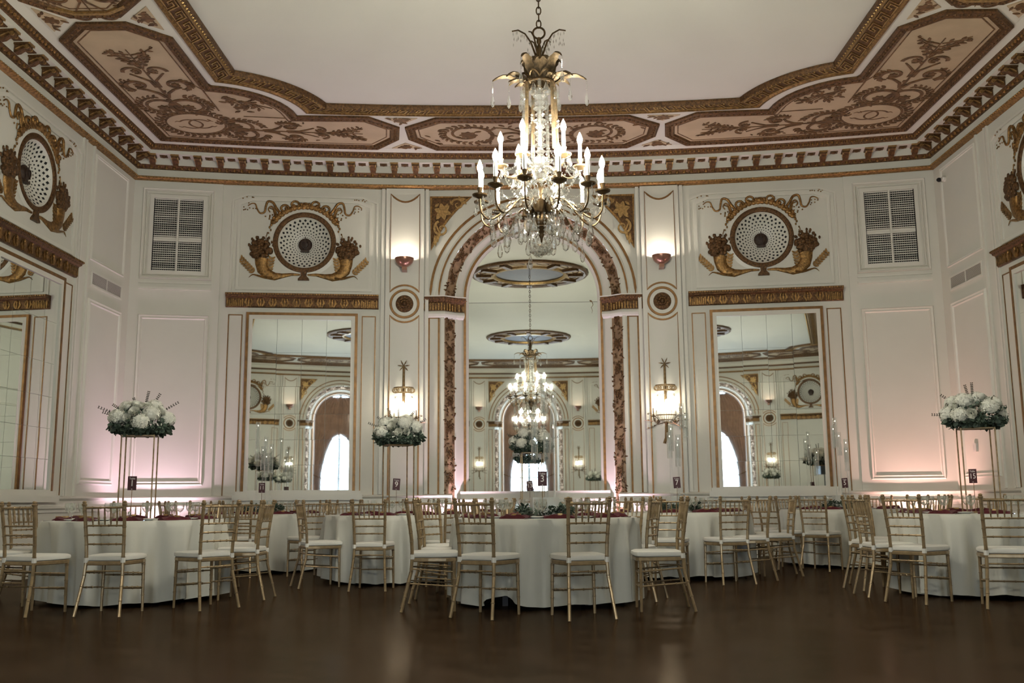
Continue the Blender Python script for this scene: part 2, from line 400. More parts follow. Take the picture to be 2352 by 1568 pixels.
# ---------------------------------------------------------------- ceiling fret border
def offset_path(d):      # inner border path round the room: side lines, quarter-circle bites, bowed ends.  d = 0 fret outer edge, grows inward
    r = 1.353 + d * 1.16; cx, cyy = -4.684, 13.947
    xs = -4.337 + d; ob = 2.0 + d
    # left side line x = xs from middle up to circle, circle from there to arc, arc to x=0
    a0 = -math.acos(max(-1, min(1, (xs - cx) / r)))
    # find end angle where circle meets back offset arc
    lo, hi = a0, .6
    for _ in range(50):
        mid = (lo + hi) / 2; x = cx + r * cos(mid); y = cyy + r * sin(mid)
        if y < arcY(x, ob): lo = mid
        else: hi = mid
    a1 = lo
    circp = [(cx + r * cos(a0 + (a1 - a0) * i / 14), cyy + r * sin(a0 + (a1 - a0) * i / 14)) for i in range(15)]
    xe = circp[-1][0]
    quad = [(xs, YM + (circp[0][1] - YM) * i / 10) for i in range(10)] + circp + [(xe * (1 - i / 10), arcY(xe * (1 - i / 10), ob)) for i in range(1, 11)]
    return quad
def full_path(d):
    q = offset_path(d)
    r_ = [(-x, y) for x, y in q[::-1][1:]]
    top = q + r_
    bot = [(-x, 2*YM - y) for x, y in top[1:-1]]
    return top + bot
def fsweep(prof, name, m, par):
    mb = MB(); mb.grid([[(x, y, z) for x, y in full_path(d)] for d, z in prof], closed_u=True); return mb.build(name, m, par)
fr = trim('gilded Greek key border framing the plain middle of the ceiling')
fsweep([(0, ZC), (0, ZC - .03), (.03, ZC - .035), (.05, ZC - .012)], 'outer_bead', M['gold'], fr)
fsweep([(.05, ZC - .012), (.25, ZC - .012)], 'key_ground', M['golddark'], fr)
fsweep([(.25, ZC - .012), (.26, ZC - .035), (.285, ZC - .045), (.31, ZC - .035)], 'inner_moulding', M['goldhi'], fr)
fsweep([(.31, ZC - .03), (.325, ZC - .07), (.35, ZC - .075), (.362, ZC - .03), (.362, ZC)], 'edge_bead', M['golddark'], fr)
# key strokes
def path_map(n=400):
    A, B = full_path(.05), full_path(.25)
    seg = [0]
    for i in range(len(A)):
        j = (i + 1) % len(A); seg.append(seg[-1] + math.hypot((A[j][0]+B[j][0]-A[i][0]-B[i][0])/2, (A[j][1]+B[j][1]-A[i][1]-B[i][1])/2))
    tot = seg[-1]
    def f(t, v):
        t %= tot
        import bisect
        i = min(bisect.bisect_right(seg, t) - 1, len(A) - 1); k = (t - seg[i]) / max(1e-9, seg[i+1] - seg[i]); j = (i + 1) % len(A)
        ax, ay = A[i][0] + (A[j][0]-A[i][0])*k, A[i][1] + (A[j][1]-A[i][1])*k
        bx, by = B[i][0] + (B[j][0]-B[i][0])*k, B[i][1] + (B[j][1]-B[i][1])*k
        return ax + (bx-ax)*v, ay + (by-ay)*v
    return f, tot
pf, tot = path_map()
N = int(tot / .27); st = tot / N
mb = MB(); mbb = MB()
key = [(.02, .12), (.62, .12), (.62, .66), (.34, .66), (.34, .40), (.18, .40), (.18, .88), (.80, .88), (.80, .12), (1.02, .12)]
for i in range(N):
    t0 = i * st
    mb.strip([(t0 + a * st, b) for a, b in key], .075, lambda u, v, d: (*pf(u, v), ZC - d), .012, .022) if False else None
    pts = [pf(t0 + a * st, b) for a, b in key]
    mb.strip(pts, .018, lambda u, v, d: (u, v, ZC - d), .010, .024)
mb.build('key_pattern', M['goldhi'], fr)
mb = MB(); A = full_path(.337)
acc = 0
for i in range(len(A)):
    a = A[i]; b = A[(i+1) % len(A)]; l = math.hypot(b[0]-a[0], b[1]-a[1]); t = (-acc) % .07
    while t < l:
        x = a[0] + (b[0]-a[0])*t/l; y = a[1] + (b[1]-a[1])*t/l
        mb.add([(x-.02,y,ZC-.072),(x,y-.02,ZC-.072),(x+.02,y,ZC-.072),(x,y+.02,ZC-.072),(x,y,ZC-.092)], [(0,1,4),(1,2,4),(2,3,4),(3,0,4)]); t += .07
    acc += l
mb.build('pearl_row', M['goldhi'], fr)

# ---------------------------------------------------------------- painted ceiling panels
def spiral(cx, cy_, r, a0, turns, n=22, sgn=1, r1=.12):
    return [(cx + r * (1 - (1 - r1) * i / n) * cos(a0 + sgn * 2*PI*turns * i / n), cy_ + r * (1 - (1 - r1) * i / n) * sin(a0 + sgn * 2*PI*turns * i / n)) for i in range(n + 1)]
class Draw:                             # flat painted ornament in (u,v) -> f
    def __init__(s, f, d=.004, k=1.0): s.mb = MB(); s.f = f; s.d = d; s.k = k; s.n = 0
    def nd(s): s.n += 1; return s.d + .0002*(s.n % 37)
    def st(s, pts, w0, w1=None):
        n = len(pts); w1 = w0 if w1 is None else w1; w0 *= s.k; w1 *= s.k
        s.mb.strip(pts, [w0 + (w1 - w0) * i / (n - 1) for i in range(n)], s.f, 0, s.nd())
    def lf(s, x, y, a, l, w):
        ca, sa = cos(a), sin(a); P = [(0, 0), (.25, .42), (.55, .5), (.85, .25), (1, 0), (.85, -.25), (.55, -.5), (.25, -.42)]
        s.mb.prism([(x + p*l*ca - q*w*sa, y + p*l*sa + q*w*ca) for p, q in P], s.f, 0, s.nd())
    def fl(s, x, y, r, n=6, a0=0):
        for k in range(n): s.lf(x, y, a0 + 2*PI*k/n, r, r * .62)
    def ring(s, x, y, rx, ry, w, n=40): s.mb.strip([(x + rx*cos(2*PI*k/n), y + ry*sin(2*PI*k/n)) for k in range(n)], w, s.f, 0, s.nd(), closed=True)
    def wreath(s, x, y, rx, ry, a0, a1, l, n=20):
        for i in range(n + 1):
            a = a0 + (a1 - a0) * i / n
            for k in (-.7, .7): s.lf(x + rx*cos(a), y + ry*sin(a), a + PI/2 + k, l, l * .45)
def scroll_arm(D, L, w, rv):            # arabesque from u=0 (medallion) outward along u, half width w
    k = w / .42
    for sg in (-1, 1):
        c = (.62, sg * .17 * k)
        D.st(spiral(.62, sg*.17*k, .24*k, -sg*2.4, .95, sgn=sg, r1=.55), .05, .02)
        D.wreath(.66, sg*.12*k, .32, .30*k, sg*.2, sg*2.9, .09, 12)
        D.fl(.58, sg*.15*k, .10, 7, rv.random()*3)
        D.st([(.95, sg*.02), (1.1, sg*.06*k), (1.22, sg*.16*k), (1.28, sg*.26*k)], .035, .02)
        D.st(spiral(1.36, sg*.22*k, .16*k, sg*2.6, 1.1, sgn=-sg, r1=.2), .045, .015)
        D.fl(1.37, sg*.22*k, .065, 6); D.wreath(1.36, sg*.22*k, .17, .17*k, sg*.4, sg*2.6, .07, 7)
        D.st([(1.3, sg*.03), (1.5, sg*.04), (1.62, sg*.11*k), (1.74, sg*.19*k)], .03, .015)
        D.st(spiral(1.80, sg*.12*k, .13*k, sg*1.6, .8, sgn=-sg, r1=.3), .035, .012)
        D.fl(1.82, sg*.11*k, .055, 6)
        for j in range(5):
            u0 = 1.9 + j * .1; 
            if u0 + .3 > L: break
            a = sg * (.35 + .2 * j); l = .18 + .1 * rv.random()
            D.st([(u0, sg*.02), (u0 + l*.6*cos(a), l*.7*sin(a)*k), (u0 + l*cos(a*.6), (l*1.25*sin(a))*k)], .014, .006)
            for q in range(4): D.lf(u0 + l*(.3+.2*q)*cos(a*.8), l*(.35+.25*q)*sin(a)*k, a + (-1)**q * .8, .09, .042)
        for j in range(5): D.lf(.15 + rv.random()*.2 + j*.33, sg*(w - .06 - .05*rv.random()), rv.random()*6, .075, .025)
    D.st([(.35, 0), (1.0, .0), (1.3, 0), (1.9, 0), (min(L, 2.45), 0)], .03, .008)
    for j in range(6): D.lf(.5 + j*.3, 0, .5 * (-1)**j, .1, .05)
def inset(poly, d):
    n = len(poly); out = []
    for i in range(n):
        a, p, b = poly[i-1], poly[i], poly[(i+1) % n]
        e1 = (p[0]-a[0], p[1]-a[1]); e2 = (b[0]-p[0], b[1]-p[1]); l1 = math.hypot(*e1); l2 = math.hypot(*e2)
        n1 = (-e1[1]/l1, e1[0]/l1); n2 = (-e2[1]/l2, e2[0]/l2); nx, ny = n1[0]+n2[0], n1[1]+n2[1]; q = nx*nx+ny*ny
        out.append((p[0] + nx*2/q*d, p[1] + ny*2/q*d))
    return out
def ringed(poly, d0, z0, d1, z1, name, m, par):
    a = inset(poly, d0); b = inset(poly, d1); mb = MB(); mb.grid([[(x, y, z0) for x, y in a], [(x, y, z1) for x, y in b]], closed_u=True); return mb
def area2(p): return sum(p[i-1][0]*p[i][1] - p[i][0]*p[i-1][1] for i in range(len(p)))
def panel(poly, label, par_lab='painted ceiling panel'):
    if area2(poly) < 0: poly = poly[::-1]
    t = thing('painted_ceiling_panel', label, 'ceiling panel', T(0, 0, 0))
    mb = ringed(poly, 0, ZC, 0, ZC - .03, '', None, t)
    for a, b, c, d in ((0, ZC-.03, .03, ZC-.045), (.03, ZC-.045, .10, ZC-.03), (.10, ZC-.03, .13, ZC-.04), (.13, ZC-.04, .15, ZC-.012)):
        q = ringed(poly, a, b, c, d, '', None, t); mb.add(q.v, q.f)
    # leaf knobs along the frame
    q = inset(poly, .065); n = len(q); acc = 0
    for i in range(n):
        a = q[i]; b = q[(i+1) % n]; l = math.hypot(b[0]-a[0], b[1]-a[1]); s_ = (-acc) % .085
        while s_ < l:
            x = a[0] + (b[0]-a[0])*s_/l; y = a[1] + (b[1]-a[1])*s_/l
            mb.add([(x-.03,y,ZC-.036),(x,y-.03,ZC-.036),(x+.03,y,ZC-.036),(x,y+.03,ZC-.036),(x,y,ZC-.06)], [(0,1,4),(1,2,4),(2,3,4),(3,0,4)]); s_ += .085
        acc += l
    mb.build('border_frame', M['golddark'], t)
    f = MB(); q = inset(poly, .14); f.add([(x, y, ZC-.010) for x, y in q], [tuple(range(len(q)))]); f.build('painted_field', M['field'], t)
    l = MB(); q = inset(poly, .20); l.strip(q, .018, lambda u, v, d: (u, v, ZC - .010 - d), 0, .004, closed=True); l.build('inner_line', M['arab'], t)
    return t
# corner panel outline (left back), y up
rv = random.Random(3)
lobe = [(-4.684 + 1.18*cos(a), 13.947 + 1.18*sin(a)) for a in [(-78 + 76*i/9) * PI/180 for i in range(10)]]
backin = [(-2.75, arcY(2.75, 1.905)), (-2.45, arcY(2.45, 1.905)), (-2.04, 14.42), (-2.11, 14.90), (-2.50, arcY(2.5, .56))]
backout = [(-3.4, arcY(3.4, .56)), (-4.4, arcY(4.4, .56)), (-5.2, arcY(5.2, .56)), (-5.882, arcY(5.882, .56))]
CP = [(-5.882, 11.36), (-5.48, 10.94), (-4.88, 10.94), (-4.463, 11.36), (-4.463, 12.73)] + lobe + backin + backout
CENTER = [(-1.96, 14.90), (-1.96, 14.42), (-1.46, arcY(1.46, 1.905)), (-.7, arcY(.7, 1.905)), (0, arcY(0, 1.905)), (.7, arcY(.7, 1.905)), (1.46, arcY(1.46, 1.905)), (1.96, 14.42), (1.96, 14.90), (1.57, arcY(1.57, .56)), (.7, arcY(.7, .56)), (0, arcY(0, .56)), (-.7, arcY(.7, .56)), (-1.57, arcY(1.57, .56))]
def monogram(D, x, y):
    D.ring(x, y, .44, .40, .035)
    D.wreath(x, y, .53, .49, 0, 2*PI, .11, 34)
def corner_panel(sx, flip, label):
    tr = lambda x, y: (sx * x, 2*YM - y if flip else y)
    t = panel([tr(x, y) for x, y in CP], label)
    zf = ZC - .014
    cx, cyy = -5.10, 14.15
    base = lambda u, v, d: (*tr(u, v), zf - d)
    g = Draw(base); monogram(g, cx, cyy); g.mb.build('wreath', M['arab'], t)
    disc = MB(); disc.prism([(cx + .42*cos(2*PI*k/40), cyy + .38*sin(2*PI*k/40)) for k in range(40)], base, 0, .002); disc.build('medallion_ground', M['field'], t)
    d2 = Draw(base)
    for sg in (-1, 1):
        d2.st([(cx + sg*.075 + .17*cos(a)*sg, cyy + .17*sin(a)) for a in [(.62 + (2*PI-1.24)*i/26) for i in range(27)]], .03, .03)
        for q in (-1, 1): d2.st([(cx + sg*.21, cyy + q*.10), (cx + sg*.25, cyy + q*.12), (cx + sg*.29, cyy + q*.09)], .03, .01)
    d2.mb.build('monogram', M['arab'], t)
    # arm along the side wall (towards smaller y) and along the back wall
    fs = lambda u, v, d: (*tr(cx - .07 + v, cyy - .05 - u), zf - d)
    a = Draw(fs, k=1.5); scroll_arm(a, 3.0, .5, rv); a.mb.build('scrollwork', M['arab'], t)
    fbk = lambda u, v, d: (*tr(cx + u, arcY(cx + u, 1.23) + v + .02), zf - d)
    a = Draw(fbk, k=1.4); scroll_arm(a, 2.85, .42, rv); a.mb.build('scrollwork', M['arab'], t)
    a = Draw(base)
    for k in range(5):
        a.st([(-4.35 + .07*k, 13.25 + .03*k), (-4.2 + .07*k, 13.5 + .03*k)], .022, .012)
    for k in range(40):
        an = rv.random()*6.28; q = .34*rv.random()**.5; a.lf(-4.13 + q*cos(an), 13.40 + q*sin(an), rv.random()*6, .11, .045)
    a.st([(-4.42, 13.2), (-4.1, 13.4), (-3.8, 13.6)], .04, .02); a.st([(-4.3, 13.6), (-3.95, 13.2)], .04, .02)
    a.mb.build('trophy', M['arab'], t)
    a = Draw(base); a.st([(-4.60, 12.75), (-4.60, 13.66)], .02); a.st([(-4.3, arcY(4.3, 1.76)), (-3.7, arcY(3.7, 1.76))], .02); a.mb.build('inner_line', M['arab'], t)
    return t
corner_panel(1, False, 'painted corner ceiling panel above the corner behind table 1')
corner_panel(-1, False, 'painted corner ceiling panel above the corner near the security camera')
corner_panel(1, True, 'painted corner ceiling panel at the window end, left')
corner_panel(-1, True, 'painted corner ceiling panel at the window end, right')
def octa_panel(flip, label):
    tr = lambda x, y: (x, 2*YM - y if flip else y)
    t = panel([tr(x, y) for x, y in CENTER], label); zf = ZC - .014
    for sg in (-1, 1):
        f = lambda u, v, d, sg=sg: (*tr(sg * u, arcY(u, 1.23) + v), zf - d)
        a = Draw(f)
        a.st(spiral(1.0, .0, .42, 2.2, 1.15, sgn=1, n=34, r1=.25), .075, .02); a.fl(1.0, .02, .15, 8); a.wreath(.98, 0, .42, .36, -2.6, 2.2, .1, 20)
        a.st([(.1, -.05), (.35, -.25), (.6, -.3)], .05, .02); a.st([(.1, .1), (.3, .3), (.55, .33)], .05, .02)
        a.st(spiral(.3, .1, .2, -.5, 1.2, sgn=-1, r1=.2), .05, .02)
        for k in range(26): a.lf(.1 + rv.random()*1.6, -.45 + rv.random()*.9, rv.random()*6, .11, .04)
        a.mb.build('scrollwork', M['arab'], t)
    return t
octa_panel(False, 'elongated octagonal painted ceiling panel above the arched mirror')
octa_panel(True, 'elongated octagonal painted ceiling panel at the window end')
def side_panel(sx, y1, y0, label):
    P = [(-5.882, y1 - .42), (-5.48, y1), (-4.88, y1), (-4.463, y1 - .42), (-4.463, y0 + .42), (-4.88, y0), (-5.48, y0), (-5.882, y0 + .42)]
    t = panel([(sx * x, y) for x, y in P], label); zf = ZC - .014; L = (y1 - y0) / 2
    for sg in (-1, 1):
        a = Draw(lambda u, v, d, sg=sg: (sx * (-5.17 + v), (y0 + y1)/2 + sg * u, zf - d)); scroll_arm(a, L, .45, rv); a.mb.build('scrollwork', M['arab'], t)
    q = [(-5.62, y1 - .28), (-5.38, y1 - .12), (-4.98, y1 - .12), (-4.72, y1 - .28)]
    mb = MB(); mb.strip([(sx*x, y) for x, y in q], .05, lambda u, v, d: (u, v, zf - d), 0, .03); mb.build('leaf_tips', M['goldhi'], t)
    return t
for sx, nm in ((1, 'left'), (-1, 'right')):
    side_panel(sx, 10.80, 7.1, f'octagonal painted ceiling panel above the {nm} wall, cut by the top of the photo')
    side_panel(sx, 6.96, 2*YM - 6.96, f'octagonal painted ceiling panel above the middle of the {nm} wall')
    side_panel(sx, 2*YM - 7.1, 2*YM - 10.80, f'octagonal painted ceiling panel above the {nm} wall by the window end')
# small triangles in the gaps
def tri(poly, label):
    if area2(poly) < 0: poly = poly[::-1]
    t = thing('painted_ceiling_triangle', label, 'ceiling panel', T(0, 0, 0), 'painted ceiling triangles')
    f = MB(); f.prism(poly, lambda u, v, d: (u, v, ZC - d), 0, .012); f.build('painted_field', M['field'], t)
    cx = sum(p[0] for p in poly)/3; cyy = sum(p[1] for p in poly)/3
    a = Draw(lambda u, v, d: (u, v, ZC - .012 - d)); a.fl(cx, cyy, .10, 7)
    for k in range(9):
        e = poly[k % 3]; q = .35 + .13 * (k // 3); a.lf(cx + (e[0]-cx)*q, cyy + (e[1]-cyy)*q, rv.random()*6, .1, .04)
    a.mb.build('painted_sprig', M['arab'], t)
for sx, nm in ((1, 'left'), (-1, 'right')):
    tri([(sx*-2.035, 15.10), (sx*-2.28, 15.325), (sx*-1.79, 15.335)], f'small painted triangle by the wall, {nm} of the octagonal panel above the arched mirror')
    tri([(sx*-1.985, 14.28), (sx*-2.22, 14.06), (sx*-1.73, 14.07)], f'small painted triangle by the key border, {nm} of the octagonal panel above the arched mirror')
    tri([(sx*-5.84, 11.16), (sx*-5.84, 10.58), (sx*-5.56, 10.87)], f'small painted triangle beside the {nm} wall between two ceiling panels')
    tri([(sx*-4.50, 11.16), (sx*-4.50, 10.58), (sx*-4.79, 10.87)], f'small painted triangle beside the key border on the {nm} between two ceiling panels')

# ---------------------------------------------------------------- wall decoration modules (wall-local: x right, y into the wall, z up)
def frame_rect(mb, x0, x1, z0, z1, w, d, d0=0):
    for a, b, c, e in ((x0, x0 + w, z0, z1), (x1 - w, x1, z0, z1), (x0 + w, x1 - w, z1 - w, z1), (x0 + w, x1 - w, z0, z0 + w)):
        mb.box(a, b, -d, -d0, c, e)
def mould(mb, x0, x1, z0, z1, w=.05, d=.022):   # bevelled picture-frame moulding, hollow centre
    prof = [(0, 0), (.2*w, d), (.55*w, d*.55), (.8*w, d*.8), (w, 0)]
    rows = [[(x0 + a, -b, z0 + a), (x1 - a, -b, z0 + a), (x1 - a, -b, z1 - a), (x0 + a, -b, z1 - a)] for a, b in prof]
    mb.grid(rows, closed_u=True)

def lintel(mtx, label, group=None):
    t = thing('carved_frieze', label, 'carved frieze', mtx, group)
    w = 1.225; mb = MB(); z0, z1 = 4.042, 4.267
    prof = [(0.03, z0), (.04, z0 + .01), (.045, z0 + .12), (.06, z0 + .155), (.10, z0 + .17), (.105, z1 - .035), (.125, z1 - .03), (.13, z1), (0, z1)]
    mb.prism([(-d, z) for d, z in prof] + [(0, z0)], lambda u, v, d: (d, u, v), -w, w); mb.build('frieze_body', M['golddark'], t)
    mb = MB()
    for k in range(10):
        x = -.86 + k * .191
        for q in (-1, 0, 1): mb.strip([(x + q*.02, z0 + .015), (x + q*.055, z0 + .08), (x + q*.035, z0 + .145)], [.02, .032, .012], WF, .04, .066 - abs(q)*.01)
        mb.ell((x, -.062, z0 + .13), .022, .018, .025, 6, 4)
    mb.build('acanthus_leaf', M['gold'], t)
    mb = MB()
    for sx in (-1, 1):
        for k in range(9): mb.box(sx*(.955 + k*.03) - .009, sx*(.955 + k*.03) + .009, -.06, -.03, z0 + .012, z0 + .135 - .02*(k % 3 == 1))
    mb.build('flute', M['gold'], t)
    mb = MB()
    for k in range(60): mb.box(-w + .01 + k*2*w/60, -w + .01 + (k+.6)*2*w/60, -.14, -.1, z1 - .028, z1 - .008)
    mb.build('dentil_row', M['gold'], t)
    return t
GA = 'carved gilt friezes over the side mirrors'
LB = lintel(back(-MC), 'carved gilt frieze over the tall mirror beside the left wall uplighter', GA)
dup(LB, back(MC), 'carved gilt frieze over the tall mirror beside the right wall uplighter')
dup(LB, left(SY), 'carved gilt frieze on the left wall, cut by the photo edge')
dup(LB, right(SY), 'carved gilt frieze on the right wall, cut by the photo edge')
for q, nm in ((opp(MC), 'one'), (opp(-MC), 'two')): dup(LB, q, 'carved gilt frieze on the window wall, seen in the mirrors')
for q in (left(SYo), right(SYo)): dup(LB, q, 'carved gilt frieze on a side wall near the window end')

def side_mirror(mtx, label, seed, lean=0.0):
    t = thing('wall_mirror', label, 'mirror', mtx, 'tall paned wall mirrors'); hw = .8915; z0, z1 = 1.035, 3.961
    mb = MB(); frame_rect(mb, -hw, hw, z0 - .0, z1, .043, .052); mb.v = [v for v in mb.v]; mb.build('gold_frame', M['goldline'], t)
    mb = MB(); frame_rect(mb, -hw + .043, hw - .043, z0, z1 - .043, .055, .044); frame_rect(mb, -hw + .085, hw - .085, z0 + .05, z1 - .09, .02, .050); mb.build('inner_frame', M['trim'], t)
    mb = MB(); mb.box(-hw - .12, hw + .12, -.09, 0, z0 - .09, z0 + .0); mb.box(-hw - .08, hw + .08, -.06, 0, z0, z0 + .055); mb.build('sill', M['trim'], t)
    x0, x1, a0, a1 = -hw + .10, hw - .10, z0 + .065, z1 - .105
    mb = MB(); mb.box(x0, x1, -.012, -.004, a0, a1); mb.build('backing', M['paperback'], t)
    r = random.Random(seed); cols = 4; hs = [0, .145, .29, .44, .60, .80, 1.0]
    for i in range(cols):
        for j in range(6):
            xa, xb = x0 + (x1-x0)*i/cols + .002, x0 + (x1-x0)*(i+1)/cols - .002
            za, zb = a0 + (a1-a0)*hs[j] + .0015, a0 + (a1-a0)*hs[j+1] - .0015
            tx, tz = r.uniform(-.0004, .0004), r.uniform(-.0003, .0003)
            y = -.030; pm = MB(); cx, cz = (xa+xb)/2, (za+zb)/2
            vs = [(x, y + x*lean + (x-cx)*tx + (z-cz)*tz, z) for x, z in ((xa, za), (xb, za), (xb, zb), (xa, zb))]
            pm.add(vs, [(0, 1, 2, 3)]); pm.build('mirror_pane', M['mirror'], t)
    return t
side_mirror(back(-MC), 'tall gold-edged mirror of small panes on the far wall, left of the arch', 1, .018)
side_mirror(back(MC), 'tall gold-edged mirror of small panes on the far wall, right of the arch', 2, -.018)
side_mirror(left(SY), 'tall paned mirror on the left side wall beside table 1', 3)
side_mirror(right(SY), 'tall paned mirror on the right side wall, cut by the photo edge', 4)

# thin gold-lined panels beside the mirrors, wall panel mouldings: trims per wall
def bay_trim(mtx, label):
    t = trim(label); t.matrix_world = mtx
    mb = MB()
    for sx in (-1, 1):
        a, b = sorted((sx * .955, sx * 1.183)); 
        for q0, q1, r0, r1 in ((a, a + .016, .92, 3.928), (b - .016, b, .92, 3.928), (a, b, 3.912, 3.928)): mb.box(q0, q1, -.008, 0, r0, r1)
    mb.build('gold_line', M['goldline'], t)
    mb = MB()
    # upper frame round the medallion with clipped corners
    o1 = [(-1.06, 4.36), (1.08, 4.36), (1.08, 5.78), (.86, 5.86), (-.86, 5.86), (-1.06, 5.78)]
    for w_, s_ in ((.05, 1.0), (.03, 1.10)):
        mb.strip([(x * s_, 5.12 + (z - 5.12) * (s_ if z > 5 else (1.0 if s_ == 1.0 else 1.09))) for x, z in o1], w_, WF, 0, .022, closed=True)
    mb.build('panel_moulding', M['trim'], t)
    return t
bay_trim(back(-MC), 'gold lines and panel moulding round the left far-wall mirror')
bay_trim(back(MC), 'gold lines and panel moulding round the right far-wall mirror')
bay_trim(left(SY), 'gold lines and panel moulding round the left side-wall mirror')
bay_trim(right(SY), 'gold lines and panel moulding round the right side-wall mirror')
for q in (opp(MC), opp(-MC), left(SYo), right(SYo)): bay_trim(q, 'gold lines and panel moulding at the window end')
def end_panels(mtx, side, label):      # back wall corner bay, around vent ; local x from corner bay centre
    t = trim(label); t.matrix_world = mtx; mb = MB()
    mould(mb, -.56, .56, 4.466, 5.98, .06, .03); mould(mb, -.50, .50, 4.53, 5.915, .035, .02)
    mould(mb, -.545, .545, 1.19, 3.893, .075, .028)
    mb.box(-.56, .56, -.03, 0, 4.30, 4.335); mb.box(-.56, .56, -.022, 0, 4.40, 4.425)
    mb.build('panel_moulding', M['trim'], t); return t
end_panels(back(-5.80), -1, 'panel mouldings below and around the left air vent')
end_panels(back(5.80), 1, 'panel mouldings below and around the right air vent')
end_panels(opp(-5.80), -1, 'panel mouldings at a window-end corner'); end_panels(opp(5.80), 1, 'panel mouldings at a window-end corner, other side')
def corner_side(mtx, label):           # side wall corner strip: centre local x=0 at y=14.4
    t = trim(label); t.matrix_world = mtx; mb = MB()
    mould(mb, -.60, .60, 4.42, 6.02, .05, .022); mould(mb, -.58, .58, 1.19, 3.86, .075, .028)
    for x in (-.68, -.95, -1.02): mb.box(x - .02, x + .02, -.03, 0, 1.03, 6.1)
    mb.build('panel_moulding', M['trim'], t); return t
corner_side(left(14.40), 'panel mouldings on the left wall beside the corner')
t = corner_side(right(14.40), 'panel mouldings on the right wall beside the corner'); t.matrix_world = right(14.40) @ Matrix.Scale(-1, 4, (1, 0, 0))
# panels along the rest of the side walls
for q, nm in ((left(YM), 'left'), (right(YM), 'right')):
    t = trim(f'plain panel mouldings along the middle of the {nm} wall'); t.matrix_world = q; mb = MB()
    for k in range(5): mould(mb, -5.6 + k*2.3, -3.6 + k*2.3, 1.19, 3.9, .075, .028); mould(mb, -5.6 + k*2.3, -3.6 + k*2.3, 4.3, 5.9, .05, .022)
    mb.build('panel_moulding', M['trim'], t)

